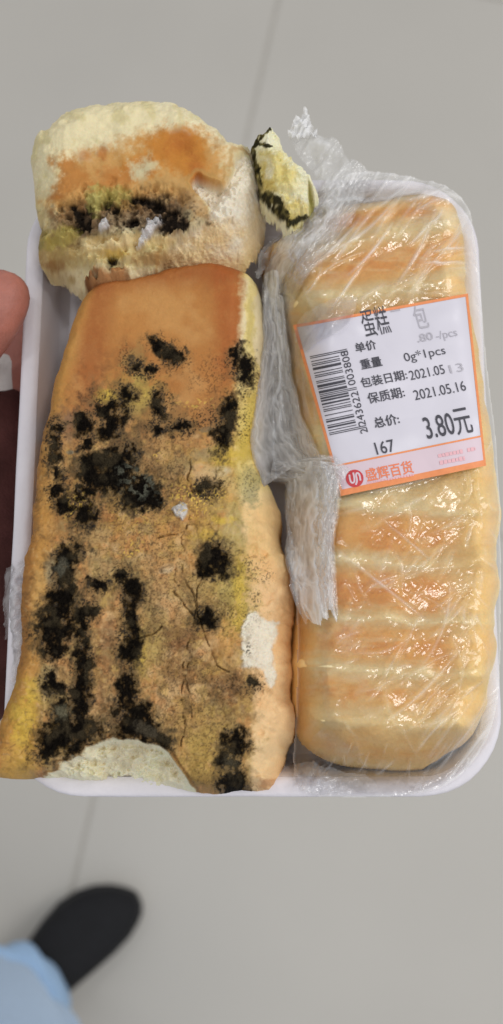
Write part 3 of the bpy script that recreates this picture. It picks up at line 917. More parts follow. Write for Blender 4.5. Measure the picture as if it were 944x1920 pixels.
col = mixc(col, (206, 202, 202), np.maximum(w1, w2 * .9))
ZC = ZC + black * (pc.fine * .002 - .001) + w1 * .002 + w2 * .002
breadC = empty('torn_bread_end', 'torn-off rounded end of mouldy bread lying above the big bitten bread', 'bread')
keep = cellmask(dC > 0)
reg = np.zeros(keep.shape, int)
reg[mid(fm) > .5] = 1
for k in range(4):
    reg[(mid(bkc[k]) > .5) & (np.stack([mid(b) for b in bkc]).argmax(0) == k)] = 10 + k
reg[mid(w1) > .5] = 2
reg[mid(w2) > .5] = 3
mould_parts('mould_patch', XC, YC, ZC, keep, reg, [10, 11, 12, 13], M_mold, breadC, col)
mould_parts('white_mould_tuft', XC, YC, ZC, keep, reg, [2, 3], M_crumb, breadC, col)
grid_part('crust', XC, YC, ZC, keep & (reg == 0), M_bread, breadC, col)
grid_part('torn_crumb', XC, YC, ZC, keep & (reg == 1), M_crumb, breadC, col)

# ---- the small mouldy morsel, top middle
outD = smooth_poly([(468, 268), (478, 252), (492, 244), (504, 234), (520, 242), (530, 262), (540, 284), (560, 300), (576, 318), (584, 326), (600, 350), (602, 366), (590, 372), (584, 392),
                    (572, 404), (552, 416), (540, 424), (528, 412), (516, 396), (498, 382), (486, 362), (484, 336), (476, 310), (474, 286)], 1)
polyD = world_poly(outD, 1.045)
XD, YD = make_grid(polyD, 0.0002)
dD = sdf(XD, YD, polyD)
px0, py0 = proj(XD, YD, np.full(XD.shape, 1.054))
n1 = fbm(px0 / 26, py0 / 26, 61, 3) - .5
n2 = fbm(px0 / 9, py0 / 9, 62, 3) - .5
H = dome(dD + n2 * .0016, 0.0062, 1.9) * (0.019 + n1 * .006 + n2 * .002)
sliver = sdf(px0, py0, [(578, 322), (602, 350), (603, 370), (590, 374), (580, 350)])
H -= ss(-2, 6, sliver) * .005 * dome(dD, .003)
ZD = np.where(dD < 0, 1.033, 1.033 + np.clip(H, 0, 1))
pxD, pyD = proj(XD, YD, ZD)
pd = Paint(pxD, pyD, 300)
x, y = pxD, pyD
GAIN = 1.2
col = np.zeros(XD.shape + (3,)) + keep_hue(A(214, 210, 178) * GAIN)
col = mixc(col, (190, 174, 104), pd.blob(512, 322, 30, 34, -20, .5, .5) * .9)
col = mixc(col, (204, 188, 122), pd.blob(530, 340, 24, 40, -25, .6, .5) * .6)
col = mixc(col, (178, 156, 82), pd.blob(500, 352, 14, 24, 0, .6, .5) * .6)
col = mixc(col, (196, 176, 96), pd.blob(548, 400, 30, 26, 0, .6, .7) * .8)
col = mixc(col, (158, 136, 62), pd.blob(535, 412, 16, 12, 0, .6, .7) * .7)
col = mixc(col, (226, 222, 200), ss(.05, .3, pd.med) * .6)
col = mixc(col, (158, 150, 90), ss(-2, 4, sliver))
col = mixc(col, (84, 82, 54), (1 - ss(0, 4, np.abs(segdist(x, y, [(578, 320), (592, 335), (601, 352), (602, 368)])))) * .8)
GAIN = 1.0
edge1 = segdist(x, y, [(470, 264), (476, 300), (484, 340), (492, 370), (512, 392), (528, 412), (540, 422)])
bm1 = ss(7, 1, edge1 + pd.edge * 20) * ss(-.25, .1, pd.med + .15)
bm2 = np.maximum(pd.blob(478, 262, 12, 9, -30, .3, .9), pd.blob(492, 256, 18, 5, -50, .3, 1.0))
bm2 = np.maximum(bm2, pd.blob(494, 270, 14, 5, 10, .3, 1.0))
bm3 = np.maximum(pd.blob(512, 374, 14, 10, 30, .3, .9), pd.blob(530, 400, 10, 16, -25, .3, .9))
bm3 = np.maximum(bm3, pd.blob(560, 412, 16, 5, -25, .4, .8) * .8)
bkd = np.maximum(bm1 * .9, np.maximum(bm2, bm3))
bkd = 1 - ss(.5, .05, bkd)
bd = mixc(np.zeros(XD.shape + (3,)) + A(56, 53, 36), (128, 118, 72), ss(-.04, .2, pd.fine) * .85)
col = col * (1 - bkd[..., None]) + bd * bkd[..., None]
morsel = empty('bread_morsel', 'small pale bread morsel with dark mouldy edges beside the torn end', 'bread')
keep = cellmask(dD > 0)
reg = np.where(mid(bkd) > .5, 10, 0)
mould_parts('mould_patch', XD, YD, ZD, keep, reg, [10], M_mold, morsel, col)
grid_part('crumb', XD, YD, ZD, keep & (reg == 0), M_crumb, morsel, col)

# ---- the wrapped striped bread on the right
outB = smooth_poly([(496, 500), (486, 470), (506, 448), (540, 425), (580, 398), (640, 384), (700, 376), (770, 368), (830, 372), (866, 392), (882, 440), (884, 500), (884, 560),
                    (906, 640), (920, 740), (934, 830), (944, 900), (950, 980), (940, 1040), (950, 1110), (938, 1160), (942, 1230), (930, 1280), (920, 1340), (888, 1394), (824, 1430),
                    (790, 1452), (720, 1450), (650, 1440), (600, 1424), (556, 1386), (546, 1330), (544, 1260), (546, 1180), (550, 1100), (554, 1000), (556, 900),
                    (554, 800), (546, 700), (538, 620), (530, 560), (512, 530)], 1)
polyB = world_poly(outB, 1.020)
XB, YB = make_grid(polyB, 0.00034)
dBb = sdf(XB, YB, polyB)
px0, py0 = proj(XB, YB, np.full(XB.shape, 1.038))
n1 = fbm(px0 / 60, py0 / 60, 71, 3) - .5
n2 = fbm(px0 / 18, py0 / 18, 72, 3) - .5
BY = [350, 368, 384, 400, 418, 432, 446, 466, 492, 512, 528, 542, 562, 580, 600, 640, 700, 760, 820, 880, 915, 934, 948, 964, 996, 1022, 1036, 1050, 1068, 1100, 1130, 1146, 1158, 1172, 1206, 1232, 1246, 1258, 1272, 1300, 1322, 1338, 1354, 1372, 1404, 1428, 1440, 1460]
BC = [0, .2, .85, .95, .35, .0, .3, .8, 1.0, .7, .15, .0, .6, .85, .1, .8, .1, .8, .1, .7, .3, .05, .0, .7, 1.0, .85, .2, .0, .7, 1.0, .8, .15, .0, .65, .95, .7, .15, .0, .55, .8, .5, .1, .0, .5, .75, .5, .1, .4]


def band(px, py):
    u = (px - 720) / 170
    yy = py - 7 + 10 * u * u - np.where(py < 620, -(px - 720) * .17, (px - 720) * .07)
    return np.interp(yy + n1 * 16 + n2 * 3, BY, BC)


bv = band(px0, py0)
topB = 0.034 + (1 - bv) ** 2 * 0.0021 + n1 * .003 + n2 * .0003
HB = dome(dBb + n1 * .002, 0.0135, 2.1) * topB
ZB = np.where(dBb < 0, 1.0012, 1.0012 + np.clip(HB, 0, 1))
pxB, pyB = proj(XB, YB, ZB)
pb = Paint(pxB, pyB, 400)
x, y = pxB, pyB
bv = band(x, y)
GAIN = 1.42         # seen through the film, which takes part of the light
col = np.zeros(XB.shape + (3,)) + keep_hue(A(230, 206, 152) * GAIN)
col = mixc(col, (234, 214, 168), ss(0, .3, pb.big) * .6)
edgef = ss(556, 640, x) * (1 - ss(800, 890, x + pb.big * 50))
col = mixc(col, (212, 168, 98), ss(.15, 1.0, bv + pb.med * .3) * (.35 + .6 * edgef))
col = mixc(col, (240, 222, 176), (1 - ss(.0, .5, bv)) * .95)
col = mixc(col, (190, 130, 58), ss(.6, 1.15, bv + pb.med * .7 + pb.big * .6) * edgef * .7)
col = mixc(col, (212, 160, 70), ss(.1, .3, fbm(x / 70, y / 12, 451, 3) - .42) * .3)
col = mixc(col, (240, 220, 170), ss(.1, .3, fbm(x / 60, y / 11, 452, 3) - .44) * .4)
col = mixc(col, (212, 178, 108), ss(1270, 1400, y) * .45)
col = mixc(col, (206, 170, 104), (1 - ss(0, 60, x - 548)) * .7 * ss(560, 700, y))
col = mixc(col, (206, 178, 112), ss(830, 900, x) * .5)
col = mixc(col, (164, 108, 46), (1 - ss(0, 40, x - 490 + pb.edge * 10)) * (1 - ss(500, 560, y)) * .9)
col = mixc(col, (206, 172, 104), ss(.08, .3, pb.fine) * .25)
GAIN = 1.0
breadB = empty('striped_bread', 'whole golden bread with pale stripes, wrapped in film at the right', 'bread')
keep = cellmask(dBb > 0)
bvm = mid(ss(.3, .8, bv + pb.med * .5))
grid_part('crust', XB, YB, ZB, keep, M_bread, breadB, col)

# ------------------------------------------------------------------ cling film
GS = 0.0005
gxs = np.arange(-0.096, 0.096, GS); gys = np.arange(-0.035, 0.245, GS)
GX, GY = np.meshgrid(gxs, gys)


def resample(Xg, Yg, Zg, msk, fill):
    x0, y0 = Xg[0, 0], Yg[0, 0]
    ds = Xg[0, 1] - x0
    fx = (GX - x0) / ds; fy = (GY - y0) / ds
    ix = np.clip(np.round(fx).astype(int), 0, Xg.shape[1] - 1); iy = np.clip(np.round(fy).astype(int), 0, Xg.shape[0] - 1)
    ok = (fx >= 0) & (fy >= 0) & (fx <= Xg.shape[1] - 1) & (fy <= Xg.shape[0] - 1)
    z = Zg[iy, ix]
    return np.where(ok & msk[iy, ix], z, fill)


def sample(G, X, Y):
    fx = np.clip((X - gxs[0]) / GS, 0, len(gxs) - 1.001); fy = np.clip((Y - gys[0]) / GS, 0, len(gys) - 1.001)
    ix = fx.astype(int); iy = fy.astype(int); fx = fx - ix; fy = fy - iy
    return (G[iy, ix] * (1 - fx) + G[iy, ix + 1] * fx) * (1 - fy) + (G[iy + 1, ix] * (1 - fx) + G[iy + 1, ix + 1] * fx) * fy


tq = np.maximum(np.abs(GX - TCX) - THW, np.abs(GY - TCY) - THL)
trayz = np.where(tq > -0.0062, ZR + .0003, ZF)
zB = resample(XB, YB, ZB, dBb > 0, 0.9)
zAll = np.maximum.reduce([trayz, zB, resample(XA, YA, ZA, dA > 0, 0.9), resample(XC, YC, ZC, dC > 0, 0.9)])
env = np.maximum(trayz, zB)
env = np.maximum(blur(env, 2), blur(np.maximum(trayz, zB), 1) - .0001) + .0003
sheet = env
for rr in (14, 8, 4):
    sheet = np.maximum(blur(sheet, rr), env)
sheet = blur(np.maximum(blur(sheet, 3), env + .0002), 2) + 0.0005
over = np.maximum(blur(zAll, 3), blur(zAll, 8))
over = np.maximum(blur(over, 2), sheet)

film = empty('cling_film', 'clear wrinkled cling film torn open over the striped bread', 'cling film')
outF = smooth_poly([(640, 318), (668, 306), (705, 303), (745, 312), (790, 320), (835, 338), (862, 358), (886, 388), (900, 450), (908, 520), (912, 600), (920, 700), (934, 820), (940, 950),
                    (944, 1100), (944, 1250), (940, 1340), (922, 1400), (884, 1455), (820, 1490), (700, 1500), (570, 1496), (552, 1440), (556, 1380), (558, 1300), (560, 1165), (552, 1000), (545, 905),
                    (560, 880), (525, 850), (508, 780), (512, 640), (507, 545), (524, 500), (566, 440), (612, 384)], 1)
polyF = world_poly(outF, 1.030)
XF, YF = make_grid(polyF, 0.00030)
dF_ = sdf(XF, YF, polyF)
ZF0 = sample(sheet, XF, YF)
px0, py0 = proj(XF, YF, ZF0)
wr = np.zeros(XF.shape)
wm = np.zeros(XF.shape)


def crease(cx, cy, ang, length, width, h, bend=0.0, mk=1.0):
    """one sharp fold of the film"""
    global wr, wm
    R = length + 4 * width
    j0, j1 = np.searchsorted(-py0[:, py0.shape[1] // 2], [-(cy + R), -(cy - R)])
    j0, j1 = max(0, j0 - 12), min(XF.shape[0], j1 + 12)
    if j1 <= j0:
        return
    X, Y = px0[j0:j1], py0[j0:j1]
    a = math.radians(ang)
    u = (X - cx) * math.cos(a) + (Y - cy) * math.sin(a)
    v = -(X - cx) * math.sin(a) + (Y - cy) * math.cos(a) + bend * (u / length) ** 2 * length
    along = np.clip(1 - (u / length) ** 2, 0, 1)
    wr[j0:j1] += h * along * np.exp(-np.abs(v) / width)
    wm[j0:j1] = np.maximum(wm[j0:j1], along * np.exp(-(v / (width * .7)) ** 2) * min(1, h / .0010) * mk)  # white crest line, painted as the bright streak of the fold


R_ = random.Random(5)
# fans from the torn upper left, lifting off over the top of the bread
for k in range(34):
    t = R_.random()
    crease(R_.uniform(590, 860), R_.uniform(330, 560), R_.gauss(-48, 12), R_.uniform(25, 95), R_.uniform(2.5, 6), R_.uniform(.0003, .0011), R_.uniform(-.25, .25))
for k in range(30):
    crease(R_.uniform(770, 890), R_.uniform(400, 560), R_.gauss(-6, 12), R_.uniform(14, 50), R_.uniform(2, 4.5), R_.uniform(.0002, .0007), R_.uniform(-.2, .2))
for k in range(16):
    crease(R_.uniform(690, 860), R_.uniform(320, 390), R_.gauss(-20, 16), R_.uniform(20, 70), R_.uniform(3, 6), R_.uniform(.0004, .0011), R_.uniform(-.3, .3))
# right edge pulled tight over the rim
for k in range(60):
    crease(R_.uniform(868, 938), R_.uniform(400, 1380), R_.gauss(75, 22), R_.uniform(10, 36), R_.uniform(2, 4.5), R_.uniform(.0002, .0007), R_.uniform(-.3, .3))
# over the lower half of the bread
for k in range(46):
    crease(R_.uniform(630, 910), R_.uniform(930, 1420), R_.gauss(-40, 24), R_.uniform(16, 80), R_.uniform(2, 4.5), R_.uniform(.00015, .0006), R_.uniform(-.3, .3))
for k in range(30):
    crease(R_.uniform(630, 900), R_.uniform(930, 1440), R_.gauss(55, 18), R_.uniform(12, 60), R_.uniform(2, 4), R_.uniform(.00015, .0005), R_.uniform(-.3, .3))
for k in range(26):
    crease(R_.uniform(800, 935), R_.uniform(1290, 1470), R_.gauss(-48, 10), R_.uniform(20, 70), R_.uniform(2, 5), R_.uniform(.0003, .0009), R_.uniform(-.2, .2))
for k in range(18):
    crease(R_.uniform(560, 800), R_.uniform(1400, 1485), R_.gauss(-60, 20), R_.uniform(8, 26), R_.uniform(1.5, 3), R_.uniform(.0003, .0008), R_.uniform(-.2, .2))
for k in range(20):
    crease(R_.uniform(530, 600), R_.uniform(540, 880), R_.gauss(80, 12), R_.uniform(20, 70), R_.uniform(2.5, 5), R_.uniform(.0003, .0008), R_.uniform(-.2, .2))
# long folds one can follow in the picture
for c in [(785, 470, -62, 90, 5, .0014, .1), (650, 360, -66, 60, 8, .0018, .05), (720, 350, -52, 60, 6, .0016, 0), (610, 480, -42, 110, 7, .0012, .1), (690, 430, -40, 100, 5, .0009, .15),
          (800, 1290, -45, 110, 4, .0006, .1), (720, 1100, 38, 120, 4, .0006, 0), (880, 1410, -52, 80, 5, .0011, 0), (830, 1180, -70, 90, 4, .0005, .2), (760, 1010, 40, 70, 3, .0006, 0), (770, 905, -14, 120, 4, .0008, .05)]:
    crease(*c, mk=1.6)
for c in [(642, 352, -62, 36, 8, .0022, .05), (622, 396, -60, 34, 6, .0018, .05), (760, 345, -28, 46, 7, .0018, .2), (735, 372, -35, 40, 5, .0014, 0), (800, 372, -10, 50, 6, .0016, .1), (708, 330, -58, 30, 6, .0016, 0),
          (852, 380, 20, 30, 6, .0016, 0), (815, 415, -42, 26, 5, .0014, .2), (790, 440, -48, 36, 4, .0012, .1), (840, 470, -8, 40, 4, .0012, 0), (826, 495, -4, 46, 4, .0012, 0), (700, 470, -50, 70, 4, .0010, .1), (650, 540, -55, 60, 4, .0010, 0)]:
    crease(*c, mk=1.7)  # strong crest whitening paints the glint streaks near the top edge
la = fbm(px0 / 30 + py0 / 70, py0 / 26, 81, 3) - .5
lb = fbm((px0 + py0) / 9, (px0 - py0) / 34, 82, 3) - .5
lc = fbm((px0 - py0) / 9, (px0 + py0) / 30, 83, 2) - .5
labp = [(550, 610), (878, 550), (912, 873), (640, 930)]
inlab = ss(-6, 10, sdf(px0, py0, labp))
tight = 1 - inlab * .93
ZFm = ZF0 + tight * (wr * .75 + la * .0005 + np.abs(lb) * .00022 + np.abs(lc) * .00016)
lift = ss(60, 0, segdist(px0, py0, [(650, 318), (705, 308), (800, 325), (880, 390)]))
ZFm += lift * .004
milk = 0.018 + 0.26 * wm * (.4 + 1.2 * np.clip(la + .5, 0, 1)) * tight + 0.05 * ss(.1, .3, la)  # film's own milkiness plus glint streaks painted along crease crests
milk += 0.16 * ss(75, 10, segdist(px0, py0, [(650, 318), (705, 308), (800, 325), (880, 392)]) + la * 60)
milk += 0.22 * ss(60, 10, segdist(px0, py0, [(655, 330), (600, 410), (540, 470), (508, 540)]) + la * 50)
milk += 0.18 * ss(50, 8, segdist(px0, py0, [(512, 560), (515, 700), (520, 840)]) + la * 40)
milk += 0.14 * ss(40, 5, segdist(px0, py0, [(900, 450), (925, 700), (940, 1000), (940, 1300), (890, 1440)]) + la * 30)
milk += 0.10 * ss(70, 5, segdist(px0, py0, [(930, 1350), (850, 1470)]) + la * 50)
edge = 0.3 * (1 - ss(0, .0012, dF_))
milk = np.clip(milk + edge, 0.02, .6)
keep = cellmask(dF_ > 0)
grid_part('film_sheet', XF, YF, ZFm, keep, M_film, film, None, {'milk': milk})


def ribbon(name, path, widths, milk0, arch, off, seed, n=260, m=70, fray=0.0, wr_amp=.0009, lines=7.0, taper=None):
    """a gathered band of film along a path, wrinkled along its length"""
    p = np.array(smooth_poly(path, 2, closed=False))
    seg = np.r_[0, np.cumsum(np.hypot(*np.diff(p, axis=0).T))]
    s = np.linspace(0, 1, n)
    cx = np.interp(s * seg[-1], seg, p[:, 0]); cy = np.interp(s * seg[-1], seg, p[:, 1])
    tx, ty = np.gradient(cx), np.gradient(cy)
    L = np.hypot(tx, ty); tx /= L; ty /= L
    w = np.interp(s, np.linspace(0, 1, len(widths)), widths) / 2
    t = np.linspace(-1, 1, m)
    S, T = np.meshgrid(s, t, indexing='ij')
    wob = (fbm(S * 9, T * 0 + seed, seed, 3) - .5) * .5
    px = cx[:, None] - ty[:, None] * w[:, None] * (T + wob * .5)
    py = cy[:, None] + tx[:, None] * w[:, None] * (T + wob * .5)
    if fray:
        ex = np.clip((S - .85) / .15, 0, 1) * fray * .5 * ((vnoise(T * 4, T * 0, seed + 3) - .5) * 2 + (vnoise(T * 14, T * 0, seed + 4) - .5) * .7)
        px = px + tx[:, None] * ex; py = py + ty[:, None] * ex
    Z = np.full(S.shape, 1.035)
    for _ in range(4):
        X, Y = P(px, py, Z)
        Z = sample(over, X, Y) + off
    d = S * seg[-1] / 60
    wr2 = (fbm(px / 30, py / 30, seed + 5, 2) - .5)
    wv = np.abs(fbm(T * lines * .55 + wob * 4 + wr2 * 2, d * 1.5 + wr2, seed + 7, 3) - .5) * 2
    wv2 = fbm(T * lines * 1.1 + wr2 * 3, d * 3.2, seed + 8, 3) - .5
    arcs = np.clip(1 - T ** 2, 0, 1)
    Z = Z + arcs * arch + ((1 - wv) ** 2 * 1.6 + wv2 * .6 + (fbm(px / 12, py / 12, seed + 9, 2) - .5) * 1.4) * wr_amp * .55
    f1, f2 = cells(px / 15 + wr2, py / 24 + wr2 * 2, seed + 11)
    f3, f4 = cells(px / 8, py / 12, seed + 12)
    Z = Z + (f1 * 1.1 + f3 * .5) * wr_amp * .8
    mk = milk0 * (.55 + .9 * (1 - wv) ** 2 + .5 * wv2)
    mk = mk * (.2 + .8 * ss(0, .55, arcs))
    if taper:
        mk = mk * (1 - taper[0] * (1 - ss(0, .2, S))) * (1 - taper[1] * ss(.8, 1, S))
    V = np.stack([X, Y, Z], -1).reshape(-1, 3)
    return np_mesh(name, V, grid_quads(n, m).reshape(-1, 4), M_gather, film, None, {'milk': np.clip(mk, .03, .92).ravel()})


def gathered(path, widths, milk0, arch, off, seed, **kw):
    return ribbon('gathered_fold', path, widths, milk0, arch, off, seed, **kw)


gathered([(672, 312), (630, 372), (582, 432), (540, 474), (514, 520), (508, 570)], [40, 62, 70, 62, 44, 34], .36, .002, .0008, 31, taper=(.4, .2))
gathered([(690, 330), (650, 390), (610, 440), (560, 500), (540, 560)], [26, 44, 52, 46, 26], .20, .0015, .0006, 37, taper=(.6, .8))
gathered([(510, 520), (508, 580), (514, 650), (510, 720), (504, 790), (512, 840), (540, 888)], [30, 34, 42, 46, 58, 84, 96], .46, .003, .0012, 43, wr_amp=.0011)
gathered([(520, 560), (524, 640), (530, 720), (540, 790), (566, 850), (590, 890)], [24, 32, 38, 52, 60, 50], .30, .002, .0006, 47)
gathered([(510, 880), (550, 888), (590, 880), (625, 885), (645, 900)], [50, 46, 50, 56, 40], .36, .003, .0016, 53, wr_amp=.0013)
gathered([(585, 872), (586, 930), (580, 990), (582, 1060), (592, 1120), (604, 1162)], [110, 96, 88, 90, 84, 66], .5, .003, .0018, 59, fray=26, wr_amp=.0011, lines=9)
gathered([(610, 880), (612, 950), (604, 1010), (608, 1080), (618, 1150)], [60, 52, 46, 44, 34], .24, .004, .0026, 61, fray=20, wr_amp=.0013)
gathered([(556, 890), (552, 950), (556, 1010), (562, 1070), (572, 1110)], [40, 36, 36, 30, 20], .30, .002, .0014, 67, fray=16)


# loose wisps at the top, beside the morsel, and the flap over the left rim
def wisp(name, poly, zfun, milk0, seed, amp=.003, sc=22, ds=.0004):
    pw = world_poly(smooth_poly(poly, 1), 1.03)
    X, Y = make_grid(pw, ds)
    d = sdf(X, Y, pw)
    px, py = proj(X, Y, np.full(X.shape, 1.03))
    a = fbm(px / sc, py / sc, seed, 4) - .5
    b = np.abs(fbm((px + py) / sc * 1.6, (px - py) / sc * .5, seed + 2, 3) - .5) + cells(px / sc * 1.3, py / sc * 1.3, seed + 4)[0] * .3
    Z = zfun(X, Y, px, py) + a * amp + b * amp * 1.4
    mk = np.clip(milk0 * (.6 + 1.6 * a + 1.8 * b) * (.5 + .5 * ss(0, .003, d)) + .25 * milk0 * (1 - ss(0, .001, d)), .02, .9)
    return grid_part(name, X, Y, Z, cellmask(d + a * .002 > 0), M_film, film, None, {'milk': mk})


wisp('torn_tuft', [(538, 262), (548, 244), (562, 236), (570, 222), (580, 240), (590, 252), (598, 276), (580, 272), (566, 280), (552, 274), (540, 276)],
     lambda X, Y, px, py: 1.036 + (py - 222) * -.00004, 1.5, 91, .005, 12, .0003)
wisp('torn_flap', [(545, 268), (590, 262), (625, 276), (650, 304), (662, 330), (640, 372), (610, 410), (590, 412), (600, 370), (586, 330), (560, 300)],
     lambda X, Y, px, py: 1.030 + .004 * ss(560, 640, px), .28, 93, .004, 40)
wisp('torn_flap', [(528, 404), (540, 420), (520, 450), (494, 490), (478, 500), (488, 460), (506, 430)],
     lambda X, Y, px, py: sample(over, X, Y) + .001, .40, 97, .002, 20)
wisp('rim_flap', [(-30, 1042), (14, 1048), (46, 1028), (56, 1060), (44, 1120), (38, 1210), (36, 1290), (20, 1350), (8, 1320), (12, 1230), (2, 1180), (-30, 1190)],
     lambda X, Y, px, py: np.maximum(ZR + .0008 - .020 * (1 - ss(-40, 18, px)), .99), .26, 99, .003, 30)
wisp('film_over_label', [(545, 600), (600, 585), (668, 572), (664, 610), (640, 640), (600, 655), (565, 665)],
     lambda X, Y, px, py: sample(np.maximum(blur(sheet, 14), blur(sheet, 4)), X, Y) + .0026, .17, 103, .0012, 40)
wisp('rim_flap', [(548, 1440), (580, 1425), (640, 1448), (700, 1456), (720, 1486), (640, 1494), (560, 1490)],
     lambda X, Y, px, py: sample(sheet, X, Y) + .0012, .10, 101, .002, 16)

# ------------------------------------------------------------------ price label
label = empty('price_label', 'white price sticker with orange border on the film over the striped bread', 'label')
lq = np.array(labp, float)


def lpx(a, b):
    """label coordinates (0..1 across, 0..1 down) to picture point"""
    a = np.asarray(a, float); b = np.asarray(b, float)
    t = lq[0] * (1 - a)[..., None] + lq[1] * a[..., None]
    u = lq[3] * (1 - a)[..., None] + lq[2] * a[..., None]
    p = t * (1 - b)[..., None] + u * b[..., None]
    return p[..., 0], p[..., 1]


lab_z = np.maximum(blur(sheet, 14), np.maximum(blur(sheet, 7), blur(sheet, 3))) + .0014
lab_z = lab_z + .0007 + (fbm(GX * 70, GY * 45, 171, 2) - .5) * .0014 + np.abs(fbm((GX + GY) * 90, (GX - GY) * 40, 172, 2) - .5) * .0006


def on_label(px, py, off):
    Z = np.full(np.shape(px), 1.04)
    for _ in range(4):
        X, Y = P(px, py, Z)
        Z = sample(lab_z, X, Y) + off
    return np.stack([X, Y, Z], -1)


def patch(name, a0, a1, b0, b1, off, mat, n=120, m=120):
    aa, bb = np.meshgrid(np.linspace(a0, a1, n), np.linspace(b0, b1, m))
    V = on_label(*lpx(aa, bb), off).reshape(-1, 3)
    q = grid_quads(m, n).reshape(-1, 4)
    return np_mesh(name, V, q[:, ::-1], mat, label)


def rows_patch(name, edge_pts, off, mat, n=40):
    """strip between two lists of picture points"""
    top_, bot = edge_pts
    s = np.linspace(0, 1, n)
    def rs(p):
        p = np.array(p, float); k = np.linspace(0, 1, len(p))
        return np.interp(s, k, p[:, 0]), np.interp(s, k, p[:, 1])
    (x0, y0), (x1, y1) = rs(top_), rs(bot)
    t = np.linspace(0, 1, 8)[:, None]
    V = on_label(x0 * (1 - t) + x1 * t, y0 * (1 - t) + y1 * t, off).reshape(-1, 3)
    return np_mesh(name, V, grid_quads(8, n).reshape(-1, 4)[:, ::-1], mat, label)


patch('paper', 0, 1, 0, 1, 0.0, M_paper, 180, 180)
patch('border', 0.0, 1, 0.0, 0.016, .00012, M_orange)
patch('border', 0.0, .018, 0.016, .965, .00012, M_orange)
patch('border', .985, 1, 0.016, .965, .00012, M_orange)
patch('border', 0.0, 1, .965, 1, .00012, M_orange)
patch('brand_band', .022, .985, .832, .965, .00010, M_band)
patch('border', .022, .985, .822, .832, .00016, M_orange)

bpy.context.view_layer.update()


def text(name, body, c, w, h, mat, ang=None, bold=0.0, off=.00022, squash=None):
    """print: glyph outlines laid on the bent sticker; c centre, w x h size in picture units"""
    cu = bpy.data.curves.new(name, 'FONT')
    cu.body = body
    cu.size = 1
    cu.offset = bold
    cu.resolution_u = 4
    o = bpy.data.objects.new(name, cu)
    COL.objects.link(o)
    dg = bpy.context.evaluated_depsgraph_get()
    me = o.evaluated_get(dg).to_mesh()
    v = np.empty(len(me.vertices) * 3); me.vertices.foreach_get('co', v); v = v.reshape(-1, 3)
    me.calc_loop_triangles()
    tr = np.empty(len(me.loop_triangles) * 3, np.int32); me.loop_triangles.foreach_get('vertices', tr)
    tr = tr.reshape(-1, 3)
    o.evaluated_get(dg).to_mesh_clear()
    bpy.data.objects.remove(o); bpy.data.curves.remove(cu)
    for _ in range(2):                      # finer triangles, so that long strokes follow the bend
        n0 = len(v)
        e = np.sort(np.concatenate([tr[:, [0, 1]], tr[:, [1, 2]], tr[:, [2, 0]]]), axis=1)
        ue, inv = np.unique(e, axis=0, return_inverse=True)
        inv = inv.ravel()
        v = np.vstack([v, (v[ue[:, 0]] + v[ue[:, 1]]) / 2])
        k = len(tr)
        ab, bc_, ca = n0 + inv[:k], n0 + inv[k:2 * k], n0 + inv[2 * k:]
        tr = np.concatenate([np.stack([tr[:, 0], ab, ca], 1), np.stack([ab, tr[:, 1], bc_], 1), np.stack([ca, bc_, tr[:, 2]], 1), np.stack([ab, bc_, ca], 1)]).astype(np.int32)
    lo, hi = v.min(0), v.max(0)
    u = (v[:, 0] - (lo[0] + hi[0]) / 2) / (hi[0] - lo[0]) * w
    k = -(v[:, 1] - (lo[1] + hi[1]) / 2) / (hi[1] - lo[1]) * h
    a = math.radians(-11 if ang is None else ang)
    a2 = math.radians(-11 + 90 - 5) if ang is None else a + math.pi / 2
    px = c[0] + u * math.cos(a) + k * math.cos(a2)
    py = c[1] + u * math.sin(a) + k * math.sin(a2)
    V = on_label(px, py, off)
    n = np.cross(V[tr[:, 1]] - V[tr[:, 0]], V[tr[:, 2]] - V[tr[:, 0]])
    fl_ = n[:, 2] < 0
    tr[fl_] = tr[fl_][:, ::-1]
    return np_mesh(name, V, tr, mat, label, smooth=False)


text('printed_text', '蛋糕', (704, 603), 50, 54, M_ink, bold=0.0, ang=None)
text('printed_text', '一', (742, 582), 18, 3, M_ink2)
text('printed_text', '包', (789, 594), 24, 44, M_ink2, bold=.0)
text('printed_text', '单价', (686, 649), 40, 19, M_ink, bold=.016)
text('printed_text', '.80', (797, 632), 30, 15, M_ink2, bold=.01)
text('printed_text', '-/pcs', (838, 628), 40, 20, M_ink2)
text('printed_text', '重量', (696, 680), 40, 19, M_ink, bold=.016)
text('printed_text', '0g*1pcs', (797, 665), 78, 22, M_ink, bold=-.002)
text('printed_text', '包装日期:', (720, 710), 88, 20, M_ink, bold=.012)
text('printed_text', '2021.05', (801, 698), 66, 18, M_ink, bold=0)
text('printed_text', '13', (856, 690), 26, 16, M_ink2)
text('printed_text', '保质期:', (724, 741), 70, 21, M_ink, bold=.012)
text('printed_text', '2021.05.16', (825, 732), 98, 19, M_ink, bold=0)
text('printed_text', '总价:', (725, 789), 48, 21, M_ink, bold=.016)
text('price_text', '3.80元', (840, 795), 88, 50, M_ink, bold=.006)
text('printed_text', '167', (722, 838), 36, 24, M_ink, bold=.006)
text('shop_name', '盛辉百货', (730, 883), 90, 25, M_redor, bold=.014)
# emblem: red disc with a pale interlaced mark
EC = (665.5, 897)


def disc(name, c, r0, r1, mat, off, n=40):
    a = np.linspace(0, 2 * np.pi, n, endpoint=False)
    px = np.stack([c[0] + r0 * np.cos(a), c[0] + r1 * np.cos(a)]); py = np.stack([c[1] + r0 * np.sin(a), c[1] + r1 * np.sin(a)])
    V = on_label(px, py, off).reshape(-1, 3)
    i = np.arange(n); j = (i + 1) % n
    return np_mesh(name, V, np.stack([i, n + i, n + j, j], -1), mat, label)


disc('emblem_disc', EC, .1, 16.5, M_red, .00022)


